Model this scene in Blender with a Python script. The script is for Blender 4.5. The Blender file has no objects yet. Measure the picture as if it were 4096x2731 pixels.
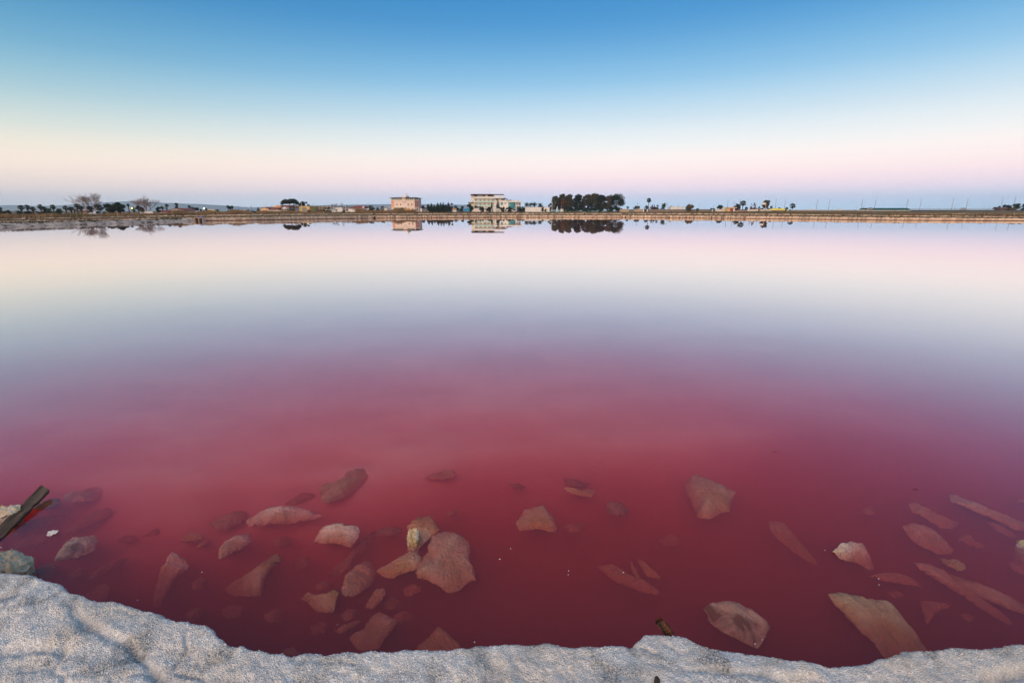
import bpy, bmesh, math, random
import numpy as np
from mathutils import Vector, Matrix

# ------------------------------------------------------------------ camera, sky, sun, exposure
SC = bpy.context.scene
COL = SC.collection
PITCH = math.radians(15.035)
CAM_H = 1.71
LENS = 17.0
FPX = LENS / 36.0 * 4096.0
CX, CY = 2048.0, 1365.5

cam = bpy.data.cameras.new("camera")
cam.lens = LENS
cam.sensor_width = 36.0
cam.clip_start = 0.05
cam.clip_end = 60000.0
cam_o = bpy.data.objects.new("camera", cam)
COL.objects.link(cam_o)
cam_o.location = (0, 0, CAM_H)
cam_o.rotation_euler = (math.pi / 2 - PITCH, 0, 0)
SC.camera = cam_o

SUN_AZ = math.radians(207)          # compass-like angle of the afterglow: behind the camera and to the left
SUN_DIR = Vector((math.sin(SUN_AZ), math.cos(SUN_AZ), 0))   # (-0.45, -0.89)
SUN_EL = math.radians(20)

world = bpy.data.worlds.new("World")
SC.world = world
world.use_nodes = True
wn, wl = world.node_tree.nodes, world.node_tree.links
wn.clear()


def srgb(r, g, b):
    f = lambda c: (c / 255.0 / 12.92) if c / 255.0 <= 0.04045 else ((c / 255.0 + 0.055) / 1.055) ** 2.4
    return (f(r), f(g), f(b), 1.0)


w_out = wn.new("ShaderNodeOutputWorld")
w_bg = wn.new("ShaderNodeBackground")
w_tc = wn.new("ShaderNodeTexCoord")
w_sep = wn.new("ShaderNodeSeparateXYZ")
wl.new(w_tc.outputs["Generated"], w_sep.inputs[0])
w_asin = wn.new("ShaderNodeMath"); w_asin.operation = "ARCSINE"
wl.new(w_sep.outputs["Z"], w_asin.inputs[0])
w_el = wn.new("ShaderNodeMath"); w_el.operation = "MULTIPLY"; w_el.inputs[1].default_value = 1.0 / math.radians(90)
wl.new(w_asin.outputs[0], w_el.inputs[0])


def sky_ramp(stops):
    n = wn.new("ShaderNodeValToRGB")
    n.color_ramp.interpolation = "B_SPLINE"
    el = n.color_ramp.elements
    while len(el) > 1:
        el.remove(el[-1])
    for i, (deg, c) in enumerate(stops):
        e = el[0] if i == 0 else el.new(deg / 90.0)
        e.position = deg / 90.0
        e.color = srgb(*c)
    wl.new(w_el.outputs[0], n.inputs[0])
    return n


SKY_ANTI = [(0, (196, 226, 250)), (1.2, (206, 224, 248)), (2.3, (242, 226, 242)), (3.6, (255, 232, 236)), (5.0, (255, 240, 238)), (6.8, (238, 240, 240)),
            (9.5, (200, 220, 233)), (13.0, (132, 190, 226)), (18, (50, 138, 200)), (25, (34, 118, 186)), (40, (66, 126, 172)), (90, (76, 126, 160))]
SKY_SIDE = [(0, (206, 216, 226)), (1.2, (224, 218, 220)), (2.3, (240, 224, 216)), (3.6, (250, 232, 218)), (5.0, (244, 232, 214)), (6.8, (212, 220, 212)),
            (9.5, (158, 196, 208)), (13.0, (98, 164, 198)), (18, (40, 122, 178)), (25, (32, 112, 172)), (40, (66, 124, 168)), (90, (76, 126, 160))]
r_anti, r_side = sky_ramp(SKY_ANTI), sky_ramp(SKY_SIDE)
# how far a direction turns towards the afterglow: -1 opposite it, +1 at it
w_dot = wn.new("ShaderNodeVectorMath"); w_dot.operation = "DOT_PRODUCT"
w_dot.inputs[1].default_value = SUN_DIR
wl.new(w_tc.outputs["Generated"], w_dot.inputs[0])
w_map = wn.new("ShaderNodeMapRange")
w_map.interpolation_type = "SMOOTHSTEP"
w_map.inputs["From Min"].default_value = -1.0
w_map.inputs["From Max"].default_value = -0.20
wl.new(w_dot.outputs["Value"], w_map.inputs["Value"])
w_mix = wn.new("ShaderNodeMix"); w_mix.data_type = "RGBA"
wl.new(w_map.outputs[0], w_mix.inputs["Factor"])
wl.new(r_anti.outputs[0], w_mix.inputs["A"])
wl.new(r_side.outputs[0], w_mix.inputs["B"])
w_sky = wn.new("ShaderNodeTexSky")
w_sky.sky_type = "NISHITA"
w_sky.sun_disc = False
w_sky.sun_elevation = math.radians(2.0)
w_sky.sun_rotation = SUN_AZ
w_sky.air_density = 1.2
w_sky.dust_density = 1.0
w_scl = wn.new("ShaderNodeVectorMath"); w_scl.operation = "SCALE"
w_scl.inputs["Scale"].default_value = 0.02
wl.new(w_sky.outputs[0], w_scl.inputs[0])
w_add = wn.new("ShaderNodeVectorMath"); w_add.operation = "ADD"
wl.new(w_mix.outputs["Result"], w_add.inputs[0])
wl.new(w_scl.outputs[0], w_add.inputs[1])
wl.new(w_add.outputs[0], w_bg.inputs["Color"])
w_bg.inputs["Strength"].default_value = 1.1
wl.new(w_bg.outputs[0], w_out.inputs["Surface"])

sun = bpy.data.lights.new("afterglow_sun", "SUN")
sun.energy = 4.6
sun.angle = math.radians(100)
sun.color = (1.0, 0.68, 0.46)
sun_o = bpy.data.objects.new("afterglow_sun", sun)
COL.objects.link(sun_o)
_to = Vector((SUN_DIR.x * math.cos(SUN_EL), SUN_DIR.y * math.cos(SUN_EL), math.sin(SUN_EL)))
sun_o.rotation_euler = _to.to_track_quat("Z", "Y").to_euler()

SC.view_settings.view_transform = "Standard"
SC.view_settings.look = "None"
SC.view_settings.exposure = 0.0
SC.view_settings.gamma = 1.0
SC.view_settings.use_curve_mapping = False
SC.render.engine = "CYCLES"
SC.cycles.use_denoising = True
SC.cycles.max_bounces = 10
SC.cycles.volume_bounces = 6
SC.cycles.transparent_max_bounces = 24
SC.cycles.caustics_reflective = False

# ------------------------------------------------------------------ helpers
rng = np.random.default_rng(7)
random.seed(7)
_c, _s = math.cos(PITCH), math.sin(PITCH)


def ray(x, y):
    xc, yc = (x - CX) / FPX, (CY - y) / FPX
    return Vector((xc, _c + yc * _s, -_s + yc * _c))


def onz(x, y, z):
    """point of the photograph that lies at height z"""
    d = ray(x, y)
    t = (z - CAM_H) / d.z
    return Vector((d.x * t, d.y * t, z))


def at(x, y, D):
    """point of the photograph that lies D metres ahead of the camera"""
    d = ray(x, y)
    t = D / d.y
    return Vector((d.x * t, D, CAM_H + d.z * t))


def mpp(D):
    """metres per photograph pixel, D metres ahead near the horizon"""
    return D * _c / FPX


def tag(o, label=None, cat=None, group=None, kind=None):
    if label: o["label"] = label
    if cat: o["category"] = cat
    if group: o["group"] = group
    if kind: o["kind"] = kind
    return o


def empty(name, loc, rz=0.0):
    o = bpy.data.objects.new(name, None)
    o.empty_display_size = 0.3
    COL.objects.link(o)
    o.location = loc
    o.rotation_euler = (0, 0, rz)
    return o


def mesh_np(name, V, F, mat=None, parent=None, smooth=False):
    """V (n,3) array, F (m,k) int array or list of index lists"""
    me = bpy.data.meshes.new(name)
    if isinstance(F, np.ndarray):
        m, k = F.shape
        me.vertices.add(len(V))
        me.vertices.foreach_set("co", np.asarray(V, np.float32).ravel())
        me.loops.add(m * k)
        me.loops.foreach_set("vertex_index", F.astype(np.int32).ravel())
        me.polygons.add(m)
        me.polygons.foreach_set("loop_start", np.arange(m, dtype=np.int32) * k)
        me.update(calc_edges=True)
        me.validate()
    else:
        me.from_pydata([tuple(v) for v in V], [], [list(f) for f in F])
        me.update()
    if smooth:
        me.polygons.foreach_set("use_smooth", np.ones(len(me.polygons), bool))
    if mat is not None:
        me.materials.append(mat)
    o = bpy.data.objects.new(name, me)
    COL.objects.link(o)
    o.parent = parent
    return o


class MB:
    """collects boxes, prisms and tubes, then links them as one mesh"""
    def __init__(s):
        s.v, s.f = [], []

    def add(s, vs, fs):
        n = len(s.v)
        s.v += [tuple(v) for v in vs]
        s.f += [[i + n for i in f] for f in fs]
        return s

    def box(s, x0, x1, y0, y1, z0, z1):
        v = [(x, y, z) for z in (z0, z1) for y in (y0, y1) for x in (x0, x1)]
        return s.add(v, [(0, 2, 3, 1), (4, 5, 7, 6), (0, 1, 5, 4), (2, 6, 7, 3), (0, 4, 6, 2), (1, 3, 7, 5)])

    def prism(s, pts, z0, z1):
        """plan polygon (counter-clockwise) pulled up from z0 to z1"""
        n = len(pts)
        v = [(x, y, z0) for x, y in pts] + [(x, y, z1) for x, y in pts]
        f = [tuple(range(n))[::-1], tuple(range(n, 2 * n))] + [(i, (i + 1) % n, n + (i + 1) % n, n + i) for i in range(n)]
        return s.add(v, f)

    def xprism(s, pts, y0, y1):
        """x-z polygon pulled from y0 (front) to y1 (back)"""
        n = len(pts)
        v = [(x, y0, z) for x, z in pts] + [(x, y1, z) for x, z in pts]
        f = [tuple(range(n)), tuple(range(n, 2 * n))[::-1]] + [(i, n + i, n + (i + 1) % n, (i + 1) % n) for i in range(n)]
        return s.add(v, f)

    def tube(s, path, radii, n=6):
        path = [Vector(p) for p in path]
        rings = []
        for i, p in enumerate(path):
            d = (path[min(i + 1, len(path) - 1)] - path[max(i - 1, 0)]).normalized()
            a = d.orthogonal().normalized() if i == 0 else (a - d * a.dot(d)).normalized()
            b = d.cross(a)
            r = radii[i] if isinstance(radii, (list, tuple)) else radii
            rings.append([p + (a * math.cos(2 * math.pi * k / n) + b * math.sin(2 * math.pi * k / n)) * r for k in range(n)])
        v = [q for rg in rings for q in rg]
        f = [(i * n + k, i * n + (k + 1) % n, (i + 1) * n + (k + 1) % n, (i + 1) * n + k) for i in range(len(path) - 1) for k in range(n)]
        f += [tuple(range(n))[::-1], tuple(range(len(v) - n, len(v)))]
        return s.add(v, f)

    def build(s, name, mat, parent=None, smooth=False):
        return mesh_np(name, s.v, s.f, mat, parent, smooth)


def hash2(ix, iy, seed):
    h = (ix.astype(np.int64) * 374761393 + iy.astype(np.int64) * 668265263 + seed * 144665) & 0x7FFFFFFF
    h = ((h ^ (h >> 13)) * 1274126177) & 0x7FFFFFFF
    return ((h ^ (h >> 16)) & 0xFFFF) / 65535.0


def vnoise(x, y, seed=0):
    ix, iy = np.floor(x), np.floor(y)
    fx, fy = x - ix, y - iy
    ux, uy = fx * fx * (3 - 2 * fx), fy * fy * (3 - 2 * fy)
    a, b = hash2(ix, iy, seed), hash2(ix + 1, iy, seed)
    c, d = hash2(ix, iy + 1, seed), hash2(ix + 1, iy + 1, seed)
    return (a + (b - a) * ux) * (1 - uy) + (c + (d - c) * ux) * uy - 0.5


def fbm(x, y, seed=0, octv=4):
    s, a, f = 0.0, 1.0, 1.0
    for o in range(octv):
        s = s + a * vnoise(x * f + o * 17.3, y * f - o * 9.1, seed + o)
        a *= 0.5
        f *= 2.03
    return s


MATS = {}


def mat(name, c, c2=None, scale=4.0, rough=0.8, bump=0.0, bscale=None, detail=5.0, island=0.0, spec=0.3, c3=None, metal=0.0):
    """principled material whose colour wanders between c and c2 (and patches of c3)"""
    if name in MATS:
        return MATS[name]
    m = bpy.data.materials.new(name)
    m.use_nodes = True
    N, L = m.node_tree.nodes, m.node_tree.links
    b = N["Principled BSDF"]
    b.inputs["Roughness"].default_value = rough
    b.inputs["Specular IOR Level"].default_value = spec
    b.inputs["Metallic"].default_value = metal
    c2 = c2 or tuple(v * 0.7 for v in c)
    tc = N.new("ShaderNodeTexCoord")
    nz = N.new("ShaderNodeTexNoise")
    nz.inputs["Scale"].default_value = scale
    nz.inputs["Detail"].default_value = detail
    nz.inputs["Roughness"].default_value = 0.62
    L.new(tc.outputs["Object"], nz.inputs["Vector"])
    rp = N.new("ShaderNodeValToRGB")
    rp.color_ramp.elements[0].position, rp.color_ramp.elements[1].position = 0.34, 0.66
    rp.color_ramp.elements[0].color, rp.color_ramp.elements[1].color = (*c2, 1), (*c, 1)
    L.new(nz.outputs["Fac"], rp.inputs[0])
    out = rp.outputs[0]
    if c3:
        n3 = N.new("ShaderNodeTexNoise")
        n3.inputs["Scale"].default_value = scale * 0.45
        n3.inputs["Detail"].default_value = 6.0
        n3.inputs["Distortion"].default_value = 0.6
        L.new(tc.outputs["Object"], n3.inputs["Vector"])
        r3 = N.new("ShaderNodeValToRGB")
        r3.color_ramp.elements[0].position, r3.color_ramp.elements[1].position = 0.5, 0.62
        L.new(n3.outputs["Fac"], r3.inputs[0])
        mx = N.new("ShaderNodeMix"); mx.data_type = "RGBA"
        L.new(r3.outputs[0], mx.inputs["Factor"])
        L.new(out, mx.inputs["A"])
        mx.inputs["B"].default_value = (*c3, 1)
        out = mx.outputs["Result"]
    if island:
        g = N.new("ShaderNodeNewGeometry")
        mr = N.new("ShaderNodeMapRange")
        mr.inputs["To Min"].default_value, mr.inputs["To Max"].default_value = 1 - island, 1 + island
        L.new(g.outputs["Random Per Island"], mr.inputs["Value"])
        sc = N.new("ShaderNodeVectorMath"); sc.operation = "SCALE"
        L.new(out, sc.inputs[0])
        L.new(mr.outputs[0], sc.inputs["Scale"])
        out = sc.outputs[0]
    L.new(out, b.inputs["Base Color"])
    if bump:
        nb = N.new("ShaderNodeTexNoise")
        nb.inputs["Scale"].default_value = bscale or scale * 6
        nb.inputs["Detail"].default_value = 6.0
        L.new(tc.outputs["Object"], nb.inputs["Vector"])
        bp = N.new("ShaderNodeBump")
        bp.inputs["Strength"].default_value = bump
        bp.inputs["Distance"].default_value = 0.02
        L.new(nb.outputs["Fac"], bp.inputs["Height"])
        L.new(bp.outputs[0], b.inputs["Normal"])
    MATS[name] = m
    return m


def emit(name, c, k):
    m = bpy.data.materials.new(name)
    m.use_nodes = True
    b = m.node_tree.nodes["Principled BSDF"]
    b.inputs["Base Color"].default_value = (*c, 1)
    b.inputs["Emission Color"].default_value = (*c, 1)
    b.inputs["Emission Strength"].default_value = k
    return m
# ------------------------------------------------------------------ the water of the lagoon
def bed_z(X, Y):
    """height of the lagoon bed: a deep foot along the shore, a pale shallow flat further out"""
    X, Y = np.asarray(X, float), np.asarray(Y, float)
    yy = Y - 0.10 * np.clip(X, -3, 3) - 0.06 * np.abs(X) * (X > 0) + 0.35 * fbm(X * 0.8, Y * 0.9, 5, 3)
    z = np.interp(yy, [0.2, 1.0, 1.7, 2.2, 2.7, 3.3, 4.4, 6.5, 12, 40], [-0.98, -0.88, -0.66, -0.36, -0.18, -0.09, -0.055, -0.027, -0.018, -0.018])
    patch = np.interp(Y, [1.2, 2.0, 3.0, 5.0], [0.24, 0.24, 0.035, 0.0])
    z = z + patch * np.clip(fbm(X * 1.1 + 0.5 * Y, Y * 1.5, 14, 3) + 0.15, -0.5, 0.5)
    return np.minimum(z, np.interp(Y, [2.0, 4.0, 6.0, 9.0], [-0.07, -0.05, -0.028, -0.016])) + np.interp(Y, [2, 4, 6], [0.030, 0.012, 0.002]) * fbm(X * 0.7, Y * 2.6, 11, 4) + np.interp(Y, [2, 5], [0.010, 0.0]) * fbm(X * 6, Y * 9, 12, 3)


def grid_mesh(xs, ys, zf):
    XX, YY = np.meshgrid(xs, ys)
    ZZ = zf(XX, YY)
    V = np.stack([XX, YY, ZZ], -1).reshape(-1, 3)
    nx, ny = len(xs), len(ys)
    i = (np.arange(ny - 1)[:, None] * nx + np.arange(nx - 1)[None]).ravel()
    return V, np.stack([i, i + 1, i + nx + 1, i + nx], 1)


xs = np.unique(np.concatenate([np.linspace(-160, -9, 30), np.linspace(-9, 9, 260), np.linspace(9, 160, 30)]))
ys = np.unique(np.concatenate([np.linspace(0.4, 8, 170), np.linspace(8, 40, 40), np.linspace(40, 165, 20)]))
V, F = grid_mesh(xs, ys, bed_z)
m_bed = mat("lagoon_mud", (0.89, 0.72, 0.65), (0.78, 0.60, 0.53), scale=1.0, rough=0.9, detail=8)
tag(mesh_np("lagoon_bed", V, F, m_bed, smooth=True), kind="structure")


def make_water_material():
    m = bpy.data.materials.new("red_brine")
    m.use_nodes = True
    N, L = m.node_tree.nodes, m.node_tree.links
    N.clear()
    out = N.new("ShaderNodeOutputMaterial")
    # mirror-like towards grazing view, clear from above; the same from above and from below, so that skylight reaches the bed
    geo = N.new("ShaderNodeNewGeometry")
    dot = N.new("ShaderNodeVectorMath"); dot.operation = "DOT_PRODUCT"
    L.new(geo.outputs["Normal"], dot.inputs[0]); L.new(geo.outputs["Incoming"], dot.inputs[1])

    def math_node(op, a, b=None):
        n = N.new("ShaderNodeMath"); n.operation = op
        for k, v in enumerate((a, b)):
            if v is None: continue
            if isinstance(v, float): n.inputs[k].default_value = v
            else: L.new(v, n.inputs[k])
        return n.outputs[0]
    ratio = math_node("DIVIDE", math_node("ABSOLUTE", dot.outputs["Value"]), REFL_W)
    fall = math_node("POWER", 2.71828, math_node("MULTIPLY", math_node("MULTIPLY", ratio, ratio), -1.0))
    refl = math_node("ADD", math_node("MULTIPLY", fall, 0.97 - REFL_F0), REFL_F0)
    tr = N.new("ShaderNodeBsdfTransparent")
    gl = N.new("ShaderNodeBsdfAnisotropic"); gl.inputs["Roughness"].default_value = 0.012
    gl.inputs["Color"].default_value = (1, 1, 1, 1)
    mx = N.new("ShaderNodeMixShader")
    L.new(refl, mx.inputs[0]); L.new(tr.outputs[0], mx.inputs[1]); L.new(gl.outputs[0], mx.inputs[2])
    L.new(mx.outputs[0], out.inputs["Surface"])
    ab = N.new("ShaderNodeVolumeAbsorption")
    ab.inputs["Color"].default_value = (0.825, 0.18, 0.185, 1); ab.inputs["Density"].default_value = WATER_ABS
    sc = N.new("ShaderNodeVolumeScatter")
    sc.inputs["Color"].default_value = (0.92, 0.27, 0.245, 1); sc.inputs["Density"].default_value = WATER_SCAT
    sc.inputs["Anisotropy"].default_value = 0.0
    ad = N.new("ShaderNodeAddShader")
    L.new(ab.outputs[0], ad.inputs[0]); L.new(sc.outputs[0], ad.inputs[1])
    L.new(ad.outputs[0], out.inputs["Volume"])
    return m


REFL_F0, REFL_W = 0.038, 0.27
WATER_ABS, WATER_SCAT = 7.5, 2.9
water = MB().box(-400, 400, 0.3, 170, -2.6, 0.0).build("water", make_water_material())
tag(water, kind="structure")

# ------------------------------------------------------------------ the salt-crusted bank in the foreground
EDGE = [(-900, 1225), (-500, 1262), (-250, 1285), (-100, 1300), (0, 1308), (40, 1314), (80, 1318), (130, 1333), (155, 1352), (190, 1365), (225, 1378),
        (265, 1376), (300, 1385), (330, 1394), (375, 1410), (430, 1425), (475, 1428), (490, 1440), (505, 1456), (525, 1473), (560, 1480), (610, 1490),
        (660, 1497), (720, 1496), (780, 1493), (860, 1489), (940, 1487), (1010, 1485), (1080, 1480), (1150, 1472), (1206, 1475), (1245, 1471),
        (1264, 1472), (1290, 1481), (1343, 1481), (1411, 1478), (1436, 1478), (1451, 1484), (1461, 1469), (1479, 1454), (1512, 1454), (1540, 1455),
        (1556, 1452), (1573, 1456), (1595, 1469), (1626, 1482), (1675, 1489), (1718, 1495), (1747, 1501), (1790, 1508), (1825, 1508), (1864, 1515),
        (1899, 1522), (1952, 1521), (1971, 1519), (2025, 1506), (2049, 1497), (2074, 1489), (2098, 1486), (2127, 1487), (2170, 1484), (2244, 1483),
        (2303, 1479), (2352, 1475), (2450, 1470), (2600, 1462), (2900, 1450), (3300, 1440)]
BANK_Z = 0.42
_e = [onz(x * 4096 / 2352, y * 4096 / 2352, BANK_Z) for x, y in EDGE]
_ex, _ey = np.array([p.x for p in _e]), np.array([p.y for p in _e])
_o = np.argsort(_ex)
_ex, _ey = _ex[_o], _ey[_o]


def bank_edge(X):
    Y = np.interp(X, _ex, _ey)
    w = np.clip((np.abs(X) - 3.0) / 2.0, 0, 1)
    return Y * (1 - w) + w * (1.45 + 0.25 * np.sin(X * 0.9))


bx = np.concatenate([np.linspace(-16, -2.55, 120), np.arange(-2.54, 2.54, 0.0042), np.linspace(2.55, 16, 120)])
# v: distance along the section, from the foot under water, up the face, over the lip and back over the top
prof = [(0.30, -1.05), (0.16, -0.70), (0.07, -0.40), (0.0, -0.12), (-0.035, 0.02), (-0.045, 0.12), (-0.04, 0.20)]
lip = [(-0.030 + 0.0, 0.25), (-0.018, 0.295), (-0.008, 0.335), (-0.002, 0.365), (0.0, 0.385), (0.0, 0.398), (-0.003, 0.409), (-0.008, 0.417), (-0.013, 0.421)]
top = [(-0.0175 - 0.0042 * k, 0.423) for k in range(135)]
back = [(-0.62 - 0.12 * k, 0.423) for k in range(8)] + [(-1.8 - 0.6 * k, 0.43) for k in range(8)]
sec = np.array(prof + lip + top + back)
dv, dz = sec[:, 0], sec[:, 1]
XX = np.broadcast_to(bx, (len(sec), len(bx))).copy()
YY = bank_edge(XX) + dv[:, None]
ZZ = np.broadcast_to(dz[:, None], XX.shape).copy()
tilt = np.clip(-dv, 0, 3)[:, None]
up = np.clip((dz[:, None] - 0.25) / 0.15, 0, 1)
inner = np.clip(-dv / 0.10, 0, 1)[:, None]
wx, wy = XX + 0.06 * fbm(XX * 5, YY * 5, 31, 2), YY + 0.06 * fbm(XX * 5 + 9, YY * 5, 32, 2)
lump = 0.028 * fbm(wx * 3.1, wy * 3.6, 21, 3)
ridge = np.abs(fbm(wx * 4.2 + 3, wy * 6.5, 24, 3))
crack = -0.011 * np.clip(1 - ridge / 0.10, 0, 1) ** 1.5 * np.clip(0.5 + 3 * fbm(XX * 1.7, YY * 1.7, 29, 2), 0, 1)
mid = 0.010 * fbm(XX * 17, YY * 17, 25, 3) + 0.0045 * fbm(XX * 48, YY * 48, 30, 3)
grain = 0.0022 * fbm(XX * 95, YY * 95, 26, 2) + 0.0011 * (rng.random(XX.shape) - 0.5)


def groove(pts, width, depth):
    """a crease pressed into the crust along a line of points"""
    w = [onz(x, y, BANK_Z) for x, y in pts]
    d = np.full(XX.shape, 9.0)
    for a, b in zip(w[:-1], w[1:]):
        ax, ay, ex, ey = a.x, a.y, b.x - a.x, b.y - a.y
        t = np.clip(((XX - ax) * ex + (YY - ay) * ey) / (ex * ex + ey * ey), 0, 1)
        d = np.minimum(d, np.hypot(XX - ax - t * ex, YY - ay - t * ey))
    d = d + 0.010 * fbm(XX * 22, YY * 22, 44, 3)
    return -depth * np.exp(-(d / width) ** 2)


crack = crack + groove([(290, 2420), (330, 2490), (420, 2540), (520, 2580), (570, 2640), (660, 2710), (760, 2735)], 0.013, 0.016)
crack = crack + groove([(0, 2590), (140, 2590), (250, 2595)], 0.02, 0.018) + groove([(0, 2380), (70, 2375), (130, 2340)], 0.02, 0.014)
crack = crack + groove([(2740, 2680), (2860, 2694), (3000, 2698), (3130, 2712), (3260, 2708)], 0.011, 0.014) + groove([(1960, 2620), (1990, 2680), (1930, 2735)], 0.02, 0.014)
crack = crack + groove([(3960, 2720), (4040, 2690), (4120, 2665)], 0.016, 0.022)
ZZ += up * (inner * (lump + crack) + (0.35 + 0.65 * inner) * mid + grain) - 0.02 * tilt * up
YY += (1 - up) * 0.05 * fbm(XX * 6, ZZ * 7 + 4, 27, 4) + 0.010 * up * (1 - inner) * fbm(XX * 30, dv[:, None] * 30, 28, 3)
XX += 0.0011 * (rng.random(XX.shape) - 0.5)
V = np.stack([XX, YY, ZZ], -1).reshape(-1, 3)
nx, ny = len(bx), len(sec)
i = (np.arange(ny - 1)[:, None] * nx + np.arange(nx - 1)[None]).ravel()
F = np.stack([i, i + nx, i + nx + 1, i + 1], 1)


def salt_material():
    m = bpy.data.materials.new("salt_crust")
    m.use_nodes = True
    N, L = m.node_tree.nodes, m.node_tree.links
    b = N["Principled BSDF"]
    b.inputs["Roughness"].default_value = 0.55
    b.inputs["Specular IOR Level"].default_value = 0.4
    tc = N.new("ShaderNodeTexCoord")

    def noise(scale, detail=3.0, dist=0.0):
        n = N.new("ShaderNodeTexNoise")
        n.inputs["Scale"].default_value, n.inputs["Detail"].default_value, n.inputs["Distortion"].default_value = scale, detail, dist
        L.new(tc.outputs["Object"], n.inputs["Vector"])
        return n

    def ramp(src, stops):
        r = N.new("ShaderNodeValToRGB")
        el = r.color_ramp.elements
        el[0].position, el[0].color = stops[0][0], (*stops[0][1], 1)
        el[1].position, el[1].color = stops[-1][0], (*stops[-1][1], 1)
        for p, c in stops[1:-1]:
            e = el.new(p); e.color = (*c, 1)
        L.new(src, r.inputs[0])
        return r

    def mix(fac, a, bb, kind="MIX"):
        x = N.new("ShaderNodeMix"); x.data_type = "RGBA"; x.blend_type = kind
        if isinstance(fac, float): x.inputs["Factor"].default_value = fac
        else: L.new(fac, x.inputs["Factor"])
        L.new(a, x.inputs["A"]); L.new(bb, x.inputs["B"])
        return x.outputs["Result"]

    vo = N.new("ShaderNodeTexVoronoi"); vo.inputs["Scale"].default_value = 230.0
    L.new(tc.outputs["Object"], vo.inputs["Vector"])
    sepc = N.new("ShaderNodeSeparateColor"); L.new(vo.outputs["Color"], sepc.inputs[0])
    crystals = ramp(sepc.outputs[0], [(0.0, (0.38, 0.40, 0.40)), (0.25, (0.51, 0.53, 0.525)), (0.7, (0.61, 0.63, 0.62)), (1.0, (0.80, 0.82, 0.81))])
    dirt_f = ramp(noise(9.0, 6.0, 0.8).outputs["Fac"], [(0.50, (0, 0, 0)), (0.66, (1, 1, 1))])
    dirt_c = ramp(noise(150.0, 2.0).outputs["Fac"], [(0.35, (0.16, 0.165, 0.16)), (0.65, (0.50, 0.50, 0.47))])
    warm_f = ramp(noise(4.0, 5.0, 0.5).outputs["Fac"], [(0.45, (0, 0, 0)), (0.68, (0.75, 0.75, 0.75))])
    warm_c = ramp(noise(160.0, 2.0).outputs["Fac"], [(0.3, (0.36, 0.33, 0.28)), (0.7, (0.74, 0.70, 0.63))])
    # the crust turns to tan sandy salt towards the right-hand end of the bank
    sx = N.new("ShaderNodeSeparateXYZ"); L.new(tc.outputs["Object"], sx.inputs[0])
    mr = N.new("ShaderNodeMapRange"); mr.interpolation_type = "SMOOTHSTEP"
    mr.inputs["From Min"].default_value, mr.inputs["From Max"].default_value, mr.inputs["To Max"].default_value = 0.7, 1.7, 0.6
    L.new(sx.outputs["X"], mr.inputs["Value"])
    wf = N.new("ShaderNodeMath"); wf.operation = "MAXIMUM"
    L.new(warm_f.outputs[0], wf.inputs[0]); L.new(mr.outputs[0], wf.inputs[1])
    c = mix(wf.outputs[0], crystals.outputs[0], warm_c.outputs[0])
    c = mix(dirt_f.outputs[0], c, dirt_c.outputs[0])
    L.new(c, b.inputs["Base Color"])
    bp = N.new("ShaderNodeBump"); bp.inputs["Strength"].default_value = 0.8; bp.inputs["Distance"].default_value = 0.004
    L.new(vo.outputs["Distance"], bp.inputs["Height"])
    L.new(bp.outputs[0], b.inputs["Normal"])
    return m


M_SALT = salt_material()
bank_o = tag(mesh_np("salt_bank_ground", V, F, M_SALT), kind="structure")
# loose salt crystals lying on the crust
G = np.stack([XX, YY, ZZ], -1)
gr_, gc_ = rng.integers(9, 150, 110000), rng.integers(120, len(bx) - 120, 110000)
pp = G[gr_, gc_]
dens = vnoise(pp[:, 0] * 14, pp[:, 1] * 14, 41) + 0.6 * vnoise(pp[:, 0] * 45, pp[:, 1] * 45, 42)
pp = pp[dens > rng.uniform(-0.55, 0.5, len(pp))][:46000]
n = len(pp)
sz = rng.uniform(0.0009, 0.0021, n) * (1 + 0.9 * (rng.random(n) > 0.96))
u = rng.normal(size=(n, 3)); u /= np.linalg.norm(u, axis=1)[:, None]
w = np.cross(u, rng.normal(size=(n, 3))); w /= np.linalg.norm(w, axis=1)[:, None]
t = np.cross(u, w)
Vc = np.empty((n * 6, 3))
for k, d in enumerate((u, -u, w, -w, t, -t)):
    Vc[k::6] = pp + d * (sz * rng.uniform(0.7, 1.3, n))[:, None] + np.array([0, 0, 0.0006])
oct_ = np.array([(0, 2, 4), (2, 1, 4), (1, 3, 4), (3, 0, 4), (2, 0, 5), (1, 2, 5), (3, 1, 5), (0, 3, 5)])
Fc = (np.arange(n)[:, None, None] * 6 + oct_[None]).reshape(-1, 3)
m_cry = mat("loose_salt", (0.72, 0.73, 0.74), (0.52, 0.52, 0.52), scale=6.0, rough=0.4, spec=0.5, island=0.22, c3=(0.48, 0.45, 0.40))
cry_o = tag(mesh_np("salt_crystals", Vc, Fc, m_cry, bank_o), kind="stuff")
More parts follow.
